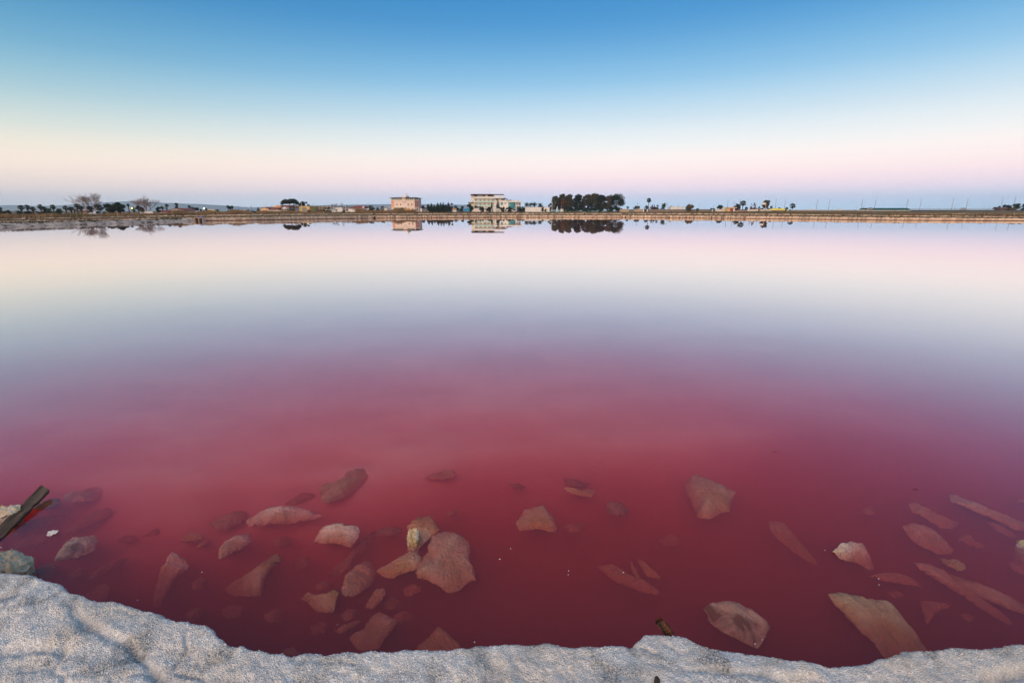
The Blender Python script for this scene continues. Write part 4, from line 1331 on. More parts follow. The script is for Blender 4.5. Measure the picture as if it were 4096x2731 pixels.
# right wing
B.box("wing_wall", q(1046), q(1600), u(480), None, W_WHITE, 0.8, 11)
B.box("wing_parapet", q(1046), q(2125), u(425), u(480), W_WHITE, 0.3, 11)
B.box("terrace_wall", q(1090), q(1480), u(345), u(424), W_CREAM, 2.5, 8)
for zx, w_ in ((1085, 10), (1215, 10), (1300, 10), (1480, 14)):
    B.box("column", q(zx), q(zx + w_), u(335), u(424), W_WHITE, 1.2, 1.5)
B.box("terrace_window", q(1100), q(1205), u(352), u(405), mm("shade_tan", (0.34, 0.26, 0.17)), 2.4, 2.6)
B.box("terrace_window", q(1325), q(1470), u(345), u(400), G_DARK, 2.4, 2.6)
B.box("terrace_roof", q(1015), q(1510), u(312), u(336), R_GREY, 0.2, 8.5)
B.box("back_roof", q(1480), q(1570), u(342), u(362), R_DARK, 3.5, 8)
B.box("maroon_roof", q(1520), q(1715), u(388), u(420), rfm, 2.0, 8)
B.window(q(1303), q(1388), u(487), u(592), 0.8, W_WHITE, G_TEAL, 1)
rw = MB().prism([(L(q(1478)) + 0.45 * math.cos(t * 0.5236), 0.9 + 0 * t) for t in range(12)], 0, 0.01)
_o = MB().tube([(L(q(1478)), 0.82, Z(u(534))), (L(q(1478)), 0.70, Z(u(534)))], [0.42, 0.42], 14).build("round_window", G_GREEN, B.root)
MB().tube([(L(q(1478)), 0.84, Z(u(534))), (L(q(1478)), 0.76, Z(u(534)))], [0.56, 0.56], 14).build("round_frame", W_GREY, _o)
arc = [(L(q(1600)) + (L(q(1890)) - L(q(1600))) * math.sin(a), 0.8 + 3.5 * (1 - math.cos(a)) * 1.0) for a in np.linspace(0, math.pi / 2, 9)]
for k in range(8):
    (xa, ya), (xb, yb) = arc[k], arc[k + 1]
    MB().prism([(xa, ya), (xb - 0.05, yb), (xb - 0.05, yb + 0.15), (xa, ya + 0.15)], 0.0, Z(u(481))).build("curved_glass_panel", G_TEAL, B.root)
B.box("end_wall", q(1888), q(1906), u(481), None, W_WHITE, 0.6, 10)
B.box("end_room_wall", q(1940), q(2085), u(490), None, mm("plaster_bluish", (0.60, 0.62, 0.62)), 3.0, 10)
B.window(q(1912), q(1938), u(490), u(580), 2.9, W_WHITE, G_TEAL, 0)
B.window(q(2040), q(2068), u(490), u(610), 2.9, W_GREY, G_DARK, 0)
B.box("end_balcony", q(1906), q(2118), u(620), u(642), W_WHITE, 0.6, 2.9)
B.box("end_column", q(2090), q(2098), u(480), u(620), W_WHITE, 0.7, 0.9)
B.box("low_block", q(1940), q(2080), u(655), None, G_DARK, 1.6, 2.9)
an = MB()
for zx, zt_ in ((1722, 320), (1890, 330), (1972, 350), (2025, 325), (2115, 330)):
    an.tube([(L(q(zx)), 3, Z(u(430))), (L(q(zx)), 3, Z(u(zt_)))], 0.03, 4)
an.build("roof_poles", M_METAL, B.root)
an = MB().tube([(L(q(855)), 4, Z(u(165))), (L(q(855)), 4, Z(u(12)))], 0.05, 5)
for zy, hw in ((18, 14), (30, 10), (70, 12)):
    an.tube([(L(q(855 - hw)), 4, Z(u(zy))), (L(q(855 + hw)), 4, Z(u(zy)))], 0.03, 4)
an.build("antenna", M_METAL, B.root)
MB().tube([(L(q(492)), 4, Z(u(165))), (L(q(492)), 4, Z(u(100)))], 0.04, 5).build("antenna", M_METAL, B.root)
for zx in (1735, 1785, 1830, 2000):
    B.box("roof_unit", q(zx - 14), q(zx + 14), u(398), u(428), M_METAL, 3, 4)
B.box("ground_floor_glass", q(285), q(640), u(650), None, mm("shade_glass", (0.22, 0.20, 0.18)), 1.4, 1.58)
for zx in (640, 760, 860): B.box("porch_arch", q(zx), q(zx + 45), u(632), None, W_WHITE, -0.6, 0.0)

# arched white gate and garden walls before the white hotel
B = Bld("garden_gate", "arched white lattice gate before the white hotel", 1968, 334, "gate")
arcp = [(math.cos(a), math.sin(a)) for a in np.linspace(0, math.pi, 9)]
ga = MB()
for x0_, x1_ in ((1972.5, 1984.5),):
    c0, r0 = (B.lx(x0_) + B.lx(x1_)) / 2, (B.lx(x1_) - B.lx(x0_)) / 2
    zz = B.lz(828)
    ga.tube([(c0 - r0, 0, 0)] + [(c0 - r0 * x, 0, zz + r0 * y * 0.8) for x, y in arcp] + [(c0 + r0, 0, 0)], 0.14, 6)
ga.build("arch", W_WHITE, B.root)
for a in (1974.2, 1976.4, 1978.6, 1980.8, 1982.8): B.box("bar", a, a + 0.6, 828.5, None, W_WHITE, -0.03, 0.05)
lf = B.box("low_gate", 1986, 1997, 834, None, mm("gate_pale", (0.50, 0.52, 0.50)), 0, 0.06)
for k in range(5): B.box("slat", 1986.3 + 2.1 * k, 1987.4 + 2.1 * k, 834.4, 841.5, W_WHITE, -0.06, -0.01, lf)
def curved_wall(label, x0, x1, ylow, yhigh, rise_right, D=332):
    B = Bld("garden_wall", label, x0, D, "wall")
    pts = [(B.lx(x0), 0), (B.lx(x1), 0)]
    cur = [(x0 + (x1 - x0) * t, ylow + (yhigh - ylow) * (t ** 3)) for t in np.linspace(0, 1, 9)]
    if not rise_right:
        cur = [(x1 - (x - x0), y) for x, y in cur][::-1]
    pts += [(B.lx(x), B.lz(y)) for x, y in cur[::-1]]
    MB().xprism(pts, 0, 0.35).build("wall_panel", W_WHITE, B.root)
    B.box("end_pillar", (x1 - 2) if rise_right else x0, x1 if rise_right else x0 + 2, yhigh - 1.2, None, W_WHITE, -0.08, 0.45)
curved_wall("white garden wall sweeping up to the arched gate from the left", 1948, 1969, 840.5, 834.5, True)
curved_wall("short white garden wall sweeping up to the low gate", 1998, 2006, 840.5, 834.5, False)
curved_wall("long white garden wall sweeping up towards the oleander hedge", 2012, 2061, 840.4, 832, True)
curved_wall("white garden wall sloping down beside the leafless palm stump", 1914.5, 1922, 842, 834, False)
B = Bld("garden_wall", "plain white garden wall between green tree and palm stump", 1896, 334, "wall")
B.box("wall_panel", 1896, 1914, 833.6, None, W_WHITE, 0, 0.4); B.box("cap", 1895.6, 1914.4, 833.0, 833.7, W_CREAM, -0.06, 0.46)
B = Bld("garden_wall", "long white garden wall right of the white hotel with a dark coping", 2101, 348, "wall")
B.box("wall_panel", 2101, 2198, 829.4, None, W_WHITE, 0, 0.4); B.box("coping", 2100.5, 2198.5, 828.2, 829.5, W_BROWN, -0.08, 0.5)
for a in (2103, 2146, 2188): B.box("pillar", a, a + 2.4, 827.8, None, W_WHITE, -0.12, 0.4)
B.box("window", 2104.5, 2106, 832, 835, G_DARK, -0.03, 0.03)

# --- houses on the left
B = Bld("farmhouse", "white gabled farmhouse with dark red tile roofs behind the reeds", 635, 262, "house")
B.gwall("gable_wall", 669, 722, 841, 833.5, W_WHITE, 9, 2.0)
B.gable("roof", 667, 723, 841, 832.2, 9, R_TILE, d0=2.0)
B.box("wing_wall", 636, 672, 849, None, W_CREAM, 0, 7)
B.slope("wing_roof", 635, 676, 848.5, 841.5, 7, R_TILE)
B.slope("porch_roof", 676, 735, 846.2, 842.5, 3.0, R_TILE, d0=-1.0)
B.box("porch_wall", 677, 733, 846.6, None, W_GREY, 0.6, 1.9)
for a, b in ((684.5, 688.5), (692.8, 696.5)):
    B.window(a, b, 838.4, 845, 2.0, W_CREAM, G_DARK, 0)
B.window(646, 650, 852, 856, 0, W_WHITE, G_DARK, 0)
B = Bld("shed", "low yellow shed under the white street light", 824, 268, "shed")
B.box("wall", 824, 858.5, 839.5, None, mm("plaster_straw", (0.74, 0.60, 0.30)), 0, 5); B.box("roof", 823.5, 859, 838.2, 839.6, W_CREAM, -0.2, 5.2)
for a in (829, 836, 843, 850): B.box("opening", a, a + 3, 840.6, 843.5, W_BROWN, -0.03, 0.05)
B = Bld("hut", "small cream hut with a sloping roof in the reeds", 962, 275, "hut")
B.box("wall", 962, 982, 840.5, None, W_CREAM, 0, 4); B.slope("roof", 961.5, 985, 840.5, 838, 4, W_GREY)
B = Bld("tent", "pale grey white tent below the bare tree", 346, 214, "tent")
_b = B
MB().add([(_b.lx(346), 0, 0), (_b.lx(388), 0, 0), (_b.lx(388), 5, 0), (_b.lx(346), 5, 0), (_b.lx(362), 2.5, _b.lz(843.5)), (_b.lx(380), 2.5, _b.lz(844.5))],
         [(0, 1, 5, 4), (1, 2, 5), (2, 3, 4, 5), (3, 0, 4), (0, 3, 2, 1)]).build("canvas", mm("canvas", (0.55, 0.56, 0.60)), B.root)
B.box("door_flap", 366, 371, 848, 853.5, W_BROWN, -0.05, 0.3)
B = Bld("hut", "little salmon hut with a dark roof left of the tent", 326, 224, "hut")
B.box("wall", 327, 348, 845.5, None, W_PEACH, 0, 4); B.slope("roof", 325, 350, 845.5, 842.5, 4, R_TILE)
B = Bld("lookout_tower", "dark lookout tower with a flat roof among the palms", 296, 226, "tower")
for a in (298, 312): B.box("leg", a, a + 1.6, 829.5, None, M_DARKMETAL, 0, 0.25)
B.box("cabin", 299.6, 311.5, 835, 848, mm("slate_blue", (0.07, 0.075, 0.11)), 0.2, 2.2); B.box("roof", 294.5, 318, 828.2, 830, M_DARKMETAL, -0.5, 2.8)
for sx_ in (0, 1):
    MB().box(B.lx(313 + 5 * sx_), B.lx(315.5 + 5 * sx_), 0.4, 0.6, B.lz(843), B.lz(834)).build("banner", W_WHITE, B.root)
B = Bld("garden_wall", "low whitish wall under the smaller bare tree", 576, 226, "wall")
B.box("wall_panel", 562, 612, 845.2, None, mm("whitewash", (0.62, 0.62, 0.64)), 0, 0.4); B.box("coping", 561, 613, 844.6, 845.3, W_GREY, -0.06, 0.46)
B = Bld("parasol", "round blue parasol beside the row of four palms", 762, 258, "parasol")
_c3 = [(B.lx(762) + B.lx(767.5) * 1.0 * math.cos(t), 1.0 * math.sin(t) * 0.66, B.lz(843.5)) for t in np.linspace(0, 6.283, 13)[:-1]]
_mid = [(B.lx(762) + B.lx(767) * math.cos(t), 0.6 * math.sin(t), B.lz(838)) for t in np.linspace(0, 6.283, 13)[:-1]]
MB().add(_c3 + _mid + [(B.lx(762), 0, B.lz(835.2))], [(i, (i + 1) % 12, 12 + (i + 1) % 12, 12 + i) for i in range(12)] + [(12 + i, 12 + (i + 1) % 12, 24) for i in range(12)]).build("canopy", mm("sky_blue_cloth", (0.10, 0.36, 0.58)), B.root)
MB().tube([(0, 0, 0), (0, 0, B.lz(836))], 0.05, 6).build("pole", W_WHITE, B.root)
B = Bld("pavilion", "small white pavilion with pale posts beneath the four palms", 770, 255, "pavilion")
B.box("wall", 768, 790, 844.5, None, W_WHITE, 0, 2.5)
for a in (771.5, 777): B.box("post", a, a + 1.4, 837.5, 844.5, W_WHITE, 0, 0.2)

# peach house
B = Bld("house", "peach coloured house with two stepped gables and red roofs", 1043, 284, "house")
B.gwall("front_wall", 1043.5, 1076, 834.5, 828.8, W_PEACH, 10)
B.slope("front_roof", 1062, 1110, 838, 829.4, 8, R_TILE, d0=0.4)
B.box("front_wing_wall", 1076, 1110, 838.4, None, W_PEACH, 0.6, 8)
B.gable("gable_roof", 1043.5, 1076, 834.5, 828.2, 10, R_TILE, over=0.25)
B.gwall("upper_wall", 1075, 1108, 825.5, 820.2, W_PEACH, 12, 6)
B.box("upper_side_wall", 1108, 1138, 826.0, None, mm("plaster_peach_dull", (0.50, 0.36, 0.27)), 6.3, 15)
B.slope("upper_roof", 1092, 1140, 826.0, 819.6, 9, R_TILE, d0=6.2)
for a in (1053, 1062.5):
    B.window(a, a + 3.2, 836, 841.5, 0, W_CREAM, W_YELLOW, 0)
for a in (1084.5, 1096):
    B.window(a, a + 2.6, 839.5, 843.5, 0.6, W_CREAM, G_DARK, 0)
for a in (1114, 1121, 1128):
    B.window(a, a + 2.6, 827.5, 833.5, 6.3, W_CREAM, G_DARK, 0)
B.box("garden_wall", 1080, 1130, 841.5, None, W_WHITE, -2.0, -1.7)
B.box("chimney", 1138.5, 1141.5, 820.5, 826, W_CREAM, 9, 9.8)
B = Bld("gazebo", "white gazebo with a pointed grey roof beside the peach house", 1128, 276, "gazebo")
_b = B
MB().add([(_b.lx(1127), 0, _b.lz(835)), (_b.lx(1148), 0, _b.lz(835)), (_b.lx(1148), 4, _b.lz(835)), (_b.lx(1127), 4, _b.lz(835)), (_b.lx(1137), 2, _b.lz(827.5))],
         [(0, 1, 4), (1, 2, 4), (2, 3, 4), (3, 0, 4), (3, 2, 1, 0)]).build("roof", W_WHITE, B.root)
for a in (1128, 1137, 1146): B.box("post", a, a + 1.0, 835, None, W_WHITE, 0.1, 0.3)
B.box("back_wall", 1129, 1147, 836, None, W_BROWN, 3.5, 3.8)
B = Bld("house", "bluish white house with a dark roof behind the pine trunks", 1146, 300, "house")
B.gwall("front_wall", 1165, 1180, 831, 824.5, mm("plaster_bluewhite", (0.58, 0.62, 0.68)), 9, 0.5)
B.box("side_wall", 1147, 1165, 833, None, mm("plaster_bluewhite", (0.58, 0.62, 0.68)), 0, 9)
B.slope("roof", 1145, 1166, 833, 825.5, 9, R_DARK)
B.gable("gable_roof", 1165, 1180, 831, 824, 9, R_DARK, d0=0.5, over=0.2)
B.window(1169.5, 1173, 831.5, 836, 0.5, W_WHITE, G_DARK, 0)
# yellow warehouse and its long brown wall
B = Bld("warehouse", "yellow warehouse with a grey roller door and brown frame", 1197, 282, "warehouse")
B.box("wall", 1197, 1242.6, 825.5, None, W_YELLOW, 0, 14); B.box("cornice", 1196.5, 1243.1, 824.2, 826.5, mm("plaster_ochre", (0.70, 0.50, 0.24)), -0.1, 14.1)
B.box("upper_band", 1197.2, 1242.4, 826.6, 836.5, mm("plaster_ochre", (0.70, 0.50, 0.24)), -0.06, 0.05)
dr = B.box("roller_door", 1213.5, 1226, 832, None, mm("roller_grey", (0.36, 0.35, 0.34)), -0.12, 0.1)
for k in range(6): B.box("door_rib", 1213.8, 1225.7, 833 + 2.2 * k, 833.5 + 2.2 * k, M_METAL, -0.15, -0.11, dr)
B.box("door_frame", 1212, 1213.4, 830.5, None, W_BROWN, -0.2, 0.1); B.box("door_frame", 1226.1, 1227.5, 830.5, None, W_BROWN, -0.2, 0.1); B.box("door_lintel", 1212, 1227.5, 830, 831.9, W_BROWN, -0.22, 0.1)
B.box("side_pilaster", 1239.5, 1242.4, 827, None, mm("plaster_brick", (0.42, 0.22, 0.15)), -0.1, 0.1)
B = Bld("boundary_wall", "long brown boundary wall with darker piers right of the yellow warehouse", 1243.5, 292, "wall")
B.box("wall_panel", 1243.5, 1330, 825.5, None, W_BROWN, 0, 0.5)
for a in (1256, 1271, 1285, 1300, 1316): B.box("pier", a, a + 2, 825, None, mm("pier_brown", (0.17, 0.12, 0.10)), -0.2, 0.1)
B = Bld("awning", "pale low awning roof between green hedges", 1301, 262, "awning")
B.box("roof_sheet", 1301, 1345, 837.4, 839.2, mm("awning_pale", (0.52, 0.58, 0.58)), 0, 3)
for a in (1302, 1322, 1343): B.box("post", a, a + 0.9, 839.2, None, M_METAL, 0.2, 0.35)
B.box("cabin", 1325, 1341, 839.3, None, W_WHITE, 1.0, 2.8)
B = Bld("shed", "white shed with a dark flat roof before the bare tree", 1343.5, 296, "shed")
B.box("wall", 1343.5, 1371, 829, None, W_WHITE, 0, 5); B.box("roof", 1342, 1372, 827.2, 829.1, R_DARK, -0.3, 5.3)
B = Bld("shed", "taller narrow white block between the shed and the barn", 1373, 300, "shed")
B.box("wall", 1373, 1391, 825, None, W_WHITE, 0, 5); B.box("roof", 1372, 1391.6, 823.8, 825.1, W_GREY, -0.2, 5.2)
B.window(1380, 1383, 829, 833, 0, W_GREY, G_DARK, 0)
B = Bld("barn", "barn with a big red brown pitched roof and white gable", 1393, 290, "barn")
B.box("wall", 1393.5, 1448, 833.5, None, W_WHITE, 0, 8)
B.slope("roof", 1418, 1459, 833.4, 822.4, 8, R_TILE)
B.slope("low_roof", 1393, 1418, 833.4, 830.5, 8, R_TILE)
B.gwall("gable_wall", 1448, 1460, 834, 823.5, mm("plaster_bluewhite", (0.58, 0.62, 0.68)), 8, 0.2)
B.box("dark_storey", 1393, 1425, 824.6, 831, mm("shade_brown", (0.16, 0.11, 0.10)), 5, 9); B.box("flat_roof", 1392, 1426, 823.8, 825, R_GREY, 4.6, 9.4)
for a in (1396, 1406, 1416): B.window(a, a + 4, 826, 829.5, 5, W_GREY, G_DARK, 0)
B.box("annex", 1460.2, 1477, 834.5, None, mm("plaster_bluewhite", (0.58, 0.62, 0.68)), 1, 6)
B.box("carport_roof", 1415, 1448, 836.2, 837.2, M_METAL, -3, -0.05)
B = Bld("skip", "small white skip standing on the bank before the barn", 1381.5, 240, "skip")
_b = B
MB().add([(_b.lx(1383), 0, 0.1), (_b.lx(1392), 0, 0.1), (_b.lx(1392), 1.2, 0.1), (_b.lx(1383), 1.2, 0.1), (_b.lx(1381.5), 0, _b.lz(843.4)), (_b.lx(1393.3), 0, _b.lz(843.4)), (_b.lx(1393.3), 1.2, _b.lz(843.4)), (_b.lx(1381.5), 1.2, _b.lz(843.4))],
         [(0, 1, 5, 4), (1, 2, 6, 5), (2, 3, 7, 6), (3, 0, 4, 7), (3, 2, 1, 0), (4, 5, 6, 7)]).build("tub", mm("skip_white", (0.62, 0.58, 0.50)), B.root)
B.box("rim", 1381, 1393.8, 843.0, 843.6, W_GREY, -0.05, 1.25)

# --- right of the eucalyptus row
B = Bld("tent", "light blue tent glimpsed under the first eucalyptus", 2222, 372, "tent")
_b = B
MB().add([(_b.lx(2222), 0, 0), (_b.lx(2236), 0, 0), (_b.lx(2236), 3, 0), (_b.lx(2222), 3, 0), (_b.lx(2229), 0, _b.lz(825)), (_b.lx(2229), 3, _b.lz(825))], [(0, 1, 4), (1, 2, 5, 4), (2, 3, 5), (3, 0, 4, 5), (3, 2, 1, 0)]).build("canvas", mm("canvas_blue", (0.50, 0.66, 0.74)), B.root)
B.box("door_flap", 2228.5, 2229.6, 831, 841, W_GREY, -0.05, 0.02)
B = Bld("meter_cabinet", "small white cabinet standing before the eucalyptus hedge", 2242, 352, "cabinet")
B.box("body", 2242, 2253, 836, None, W_WHITE, 0, 0.8); B.box("door", 2246.2, 2249.4, 837.6, 840, W_GREY, -0.04, 0.05)
B = Bld("garden_wall", "tan garden wall with a grey gate below the round bush", 2480, 335, "wall")
B.box("wall_panel", 2480, 2515, 836.8, None, W_TAN, 0, 0.4); B.box("wall_panel", 2536, 2572, 836.8, None, W_TAN, 0, 0.4)
gt = B.box("gate", 2515.4, 2535.6, 837.4, None, mm("gate_grey", (0.16, 0.18, 0.20)), 0.1, 0.18)
for k in range(6): B.box("gate_bar", 2516 + 3.3 * k, 2516.9 + 3.3 * k, 837.6, 843.5, M_METAL, 0.02, 0.09, gt)
for a, lb in ((2572, "white gate post at the end of the tan wall"), (2587, "white gate post standing below the tallest palm")):
    B = Bld("gate_post", lb, a, 333, "post")
    B.box("shaft", a, a + 3, 837.2, None, W_WHITE, 0, 0.5); B.box("cap", a - 0.5, a + 3.5, 836.4, 837.3, W_WHITE, -0.08, 0.58)
B = Bld("boundary_wall", "long grey brown boundary wall beneath shrubs and white shed", 2594, 332, "wall")
B.box("wall_panel", 2594, 2845, 837.6, None, mm("wall_taupe", (0.22, 0.18, 0.15)), 0, 0.4)
for a in range(2600, 2845, 30): B.box("pier", a, a + 1.6, 837.2, None, W_BROWN, -0.1, 0.1)
B = Bld("shed", "long white flat-roofed shed above the grey brown wall", 2682, 344, "shed")
B.box("wall", 2682, 2730, 828.5, None, W_WHITE, 0, 5); B.box("roof", 2681.5, 2730.5, 827.2, 828.6, W_CREAM, -0.2, 5.2); B.box("roof_tank", 2683, 2689, 822.5, 827.2, W_GREY, 1, 2.2)
B = Bld("garden_wall", "white garden wall with a green gate before the kiosk", 2862, 322, "wall")
B.box("wall_panel", 2862, 2920, 837, None, mm("wall_offwhite", (0.66, 0.60, 0.52)), 0, 0.4); B.box("lettering_strip", 2878, 2912, 840.4, 841.4, mm("rose_paint", (0.52, 0.38, 0.34)), -0.03, 0.02)
gt = B.box("gate", 2849.5, 2860.5, 838, None, mm("gate_teal", (0.08, 0.14, 0.14)), 0.05, 0.12); B.box("pillar", 2847.4, 2849.4, 837.4, None, W_WHITE, 0, 0.4)
B = Bld("kiosk", "small yellow kiosk with an overhanging roof and red door", 2908, 318, "kiosk")
B.box("wall", 2909, 2936, 832.6, None, mm("plaster_sun", (0.76, 0.52, 0.22)), 0.3, 4); B.box("roof", 2907.5, 2944, 829.2, 832.6, mm("roof_peach", (0.74, 0.50, 0.28)), -0.5, 4.5)
B.box("door", 2920, 2930.5, 834, None, M_RUST, -0.1, 0.25); B.box("column", 2931.5, 2935.5, 832.7, None, W_WHITE, -0.4, 0.1)
for a in (2910.5, 2916): B.box("window", a, a + 2.6, 835, 838.5, W_CREAM, 0.2, 0.4)
B = Bld("tent", "white pointed tent peak left of the kiosk", 2886, 330, "tent")
_b = B
MB().add([(_b.lx(2886), 0, _b.lz(836)), (_b.lx(2907), 0, _b.lz(836)), (_b.lx(2907), 4, _b.lz(836)), (_b.lx(2886), 4, _b.lz(836)), (_b.lx(2896), 2, _b.lz(828))], [(0, 1, 4), (1, 2, 4), (2, 3, 4), (3, 0, 4), (3, 2, 1, 0)]).build("canvas", W_WHITE, B.root)
for a in (2887, 2906): B.box("pole", a - 0.4, a + 0.4, 836, None, M_METAL, 0.1, 0.3)
B = Bld("boundary_wall", "low pale wall with a dark fence on top right of the kiosk", 2938, 322, "wall")
B.box("wall_panel", 2938, 2990, 843, None, mm("wall_pale", (0.52, 0.46, 0.40)), 0, 0.4); B.box("fence_panel", 2940, 2990, 838.5, 843, mm("fence_brown", (0.12, 0.07, 0.06)), 0.1, 0.2)
B = Bld("container", "red round barrel sign beside the kiosk", 2953, 324, "barrel")
MB().tube([(0, 0, B.lz(839)), (0, 0, B.lz(835.5))], [0.35, 0.35], 10).tube([(0, 0, 0), (0, 0, B.lz(839))], 0.06, 5).build("drum", mm("signal_red", (0.60, 0.08, 0.05)), B.root)
for a, b, lb in ((2990, 3029, "white block wall under the reddish brown tree"), (3042, 3082, "whitish block wall beneath the billboard")):
    B = Bld("garden_wall", lb, a, 318, "wall")
    B.box("wall_panel", a, b, 837.8, None, mm("wall_offwhite", (0.66, 0.60, 0.52)), 0, 0.5)
    B.box("pillar", a - 0.4, a + 2, 836.8, None, W_WHITE, -0.1, 0.6); B.box("pillar", b - 2, b + 0.4, 836.8, None, W_WHITE, -0.1, 0.6)
B = Bld("billboard", "white billboard on a leaning post before the big olive tree", 3044, 314, "billboard")
B.box("panel", 3044.5, 3057.5, 811.5, 818.6, W_WHITE, 0, 0.25); B.box("arm", 3057.5, 3061, 813, 816, M_METAL, 0.05, 0.2)
MB().tube([(B.lx(3058.5), 0.3, 0), (B.lx(3061), 0.3, B.lz(812))], [0.22, 0.18], 8).build("post", mm("post_pale", (0.56, 0.42, 0.36)), B.root)
B.box("frame", 3043.8, 3058.2, 818.6, 819.2, M_METAL, -0.05, 0.3)
B = Bld("shed", "shed with a grey brown roof left of the billboard", 3017, 330, "shed")
B.slope("roof", 3015, 3046, 836, 831.6, 6, mm("roof_taupe", (0.32, 0.26, 0.25))); B.box("wall", 3018, 3044, 836, None, W_BROWN, 0, 6)
B = Bld("canopy", "long bright yellow canopy beside the masts", 3077, 330, "canopy")
_b = B
ends = [(0.0, _b.lz(841)), (0.5, _b.lz(837)), (1.6, _b.lz(834)), (3.0, _b.lz(834)), (4.2, _b.lz(838)), (4.2, _b.lz(838.6)), (3.0, _b.lz(834.7)), (1.6, _b.lz(834.7))]
MB().add([(_b.lx(3078), y, z) for y, z in ends] + [(_b.lx(3140), y, z) for y, z in ends], [tuple(range(8))[::-1], tuple(range(8, 16))] + [(i, (i + 1) % 8, 8 + (i + 1) % 8, 8 + i) for i in range(8)]).build("cloth", M_LEMON, B.root)
for a in (3079, 3099, 3119, 3138): B.box("post", a, a + 0.7, 840.5, None, M_METAL, 0.1, 0.3)
B = Bld("container", "dark green box with white ends under the lone palm", 3150, 322, "container")
B.box("body", 3153, 3164, 838.5, None, M_GREENP, 0, 1.6)
B.box("end_post", 3150.5, 3152.8, 837.6, None, W_WHITE, 0, 1.6); B.box("end_post", 3164.2, 3166.5, 837.6, None, W_WHITE, 0, 1.6)
B = Bld("boundary_wall", "long pale sea wall running right from the lone palm", 3166, 345, "wall")
B.box("wall_panel", 3082, 3470, 840.4, None, mm("wall_dusty", (0.40, 0.34, 0.29)), 0, 0.5); B.box("coping", 3082, 3470, 839.9, 840.5, W_GREY, -0.06, 0.56)
for a, b, lb in ((3232, 3262, "row of small white beach boxes behind the sea wall, longer row"), (3350, 3375, "row of small white beach boxes behind the sea wall, shorter row")):
    B = Bld("beach_cabin", lb, a, 352, "cabin")
    for k in range(4):
        B.box("cabin_wall", a + k * (b - a) / 4, a + (k + 0.7) * (b - a) / 4, 837 + (k % 2), None, W_WHITE, 0, 1.5)
# long green roofed hall
B = Bld("hall", "long low hall with a rounded dark green roof", 3458, 336, "hall")
_b = B
sec_ = [(-0.3, _b.lz(840.2)), (0.3, _b.lz(836)), (2.0, _b.lz(832.4)), (6.0, _b.lz(832.0)), (8.5, _b.lz(836)), (9, _b.lz(840.2))]
stn = [(3470, 1.0), (3480, 1.0), (3635, 1.0), (3641, 0.7), (3644, 0.25)]
V, F = [], []
for px_, k in stn:
    V += [(_b.lx(px_), 4.3 + (y - 4.3) * (0.6 + 0.4 * k), _b.lz(840.2) + (z - _b.lz(840.2)) * k) for y, z in sec_]
n6 = len(sec_)
for a in range(len(stn) - 1):
    F += [(a * n6 + i, (a + 1) * n6 + i, (a + 1) * n6 + i + 1, a * n6 + i + 1) for i in range(n6 - 1)]
F += [tuple(range(n6)), tuple(range(len(V) - n6, len(V)))[::-1]]
mesh_np("roof", V, F, mm("roof_green", (0.012, 0.085, 0.075), rough=0.45), B.root)
MB().tube([(_b.lx(3458), 0, _b.lz(841)), (_b.lx(3464), 0, _b.lz(836)), (_b.lx(3474), 0, _b.lz(832.6)), (_b.lx(3484), 0, _b.lz(832.2))], [0.15, 0.2, 0.25, 0.2], 6).build("roof_edge", R_DARK, B.root)
B.box("wall", 3462, 3640, 839.6, None, W_WHITE, 0.2, 8.5)
B.box("mural_wall", 3466, 3490, 835.5, 841, mm("mural", (0.52, 0.50, 0.44), scale=1.5, c3=(0.40, 0.20, 0.16)), -0.05, 0.19)

# ------------------------------------------------------------------ the road on the right, rail, car, hut
road_z = 2.75
V = [(Xat(3560, 352), 352, road_z), (Xat(5600, 352), 352, road_z), (Xat(5600, 362), 362, road_z), (Xat(3560, 362), 362, road_z)]
V2 = [(x, y, -0.2) for x, y, z in V]
mesh_np("road", V + V2, [(0, 1, 2, 3), (0, 4, 5, 1), (1, 5, 6, 2), (2, 6, 7, 3), (3, 7, 4, 0)], mat("asphalt", (0.06, 0.06, 0.062), (0.045, 0.045, 0.046), scale=0.8, rough=0.9))["kind"] = "structure"
gr = empty("guard_rail", (Xat(3800, 352.3), 352.3, road_z))
tag(gr, "grey steel guard rail along the raised road on the right", "guard rail")
L0 = Xat(3800, 352.3)
MB().box(Xat(3600, 352.3) - L0, Xat(4200, 352.3) - L0, -0.05, 0.0, 0.55, 0.85).build("rail", M_METAL, gr)
for k in range(36):
    xx = Xat(3600, 352.3) - L0 + k * 3.0
    if xx < Xat(4200, 352.3) - L0:
        MB().box(xx - 0.06, xx + 0.06, 0.0, 0.1, -0.1, 0.85).build("post", M_METAL, gr)
# car
cr = empty("parked_car", (Xat(3849, 356), 356, road_z))
tag(cr, "silver white car on the raised road behind the guard rail", "car")
body = [(-2.1, 0.35), (-2.12, 0.75), (-1.95, 0.92), (-1.35, 0.98), (-0.7, 1.42), (0.7, 1.48), (1.55, 1.05), (2.02, 0.95), (2.12, 0.6), (2.05, 0.32)]
MB().xprism(body[::-1], -0.85, 0.85).build("body", mm("car_silver", (0.62, 0.63, 0.65), rough=0.3), cr)
for y in (-0.86, 0.86):
    a, b = (y - 0.01, y) if y < 0 else (y, y + 0.01)
    MB().xprism([(-1.15, 1.0), (-0.65, 1.36), (0.0, 1.40), (0.0, 1.0)][::-1], a, b).build("window", G_DARK, cr)
    MB().xprism([(0.08, 1.0), (0.08, 1.40), (0.66, 1.42), (1.3, 1.04)][::-1], a, b).build("window", G_DARK, cr)
MB().add([(-1.38, -0.7, 1.0), (-1.38, 0.7, 1.0), (-0.74, 0.65, 1.42), (-0.74, -0.65, 1.42)], [(0, 3, 2, 1)]).build("windscreen", G_DARK, cr)
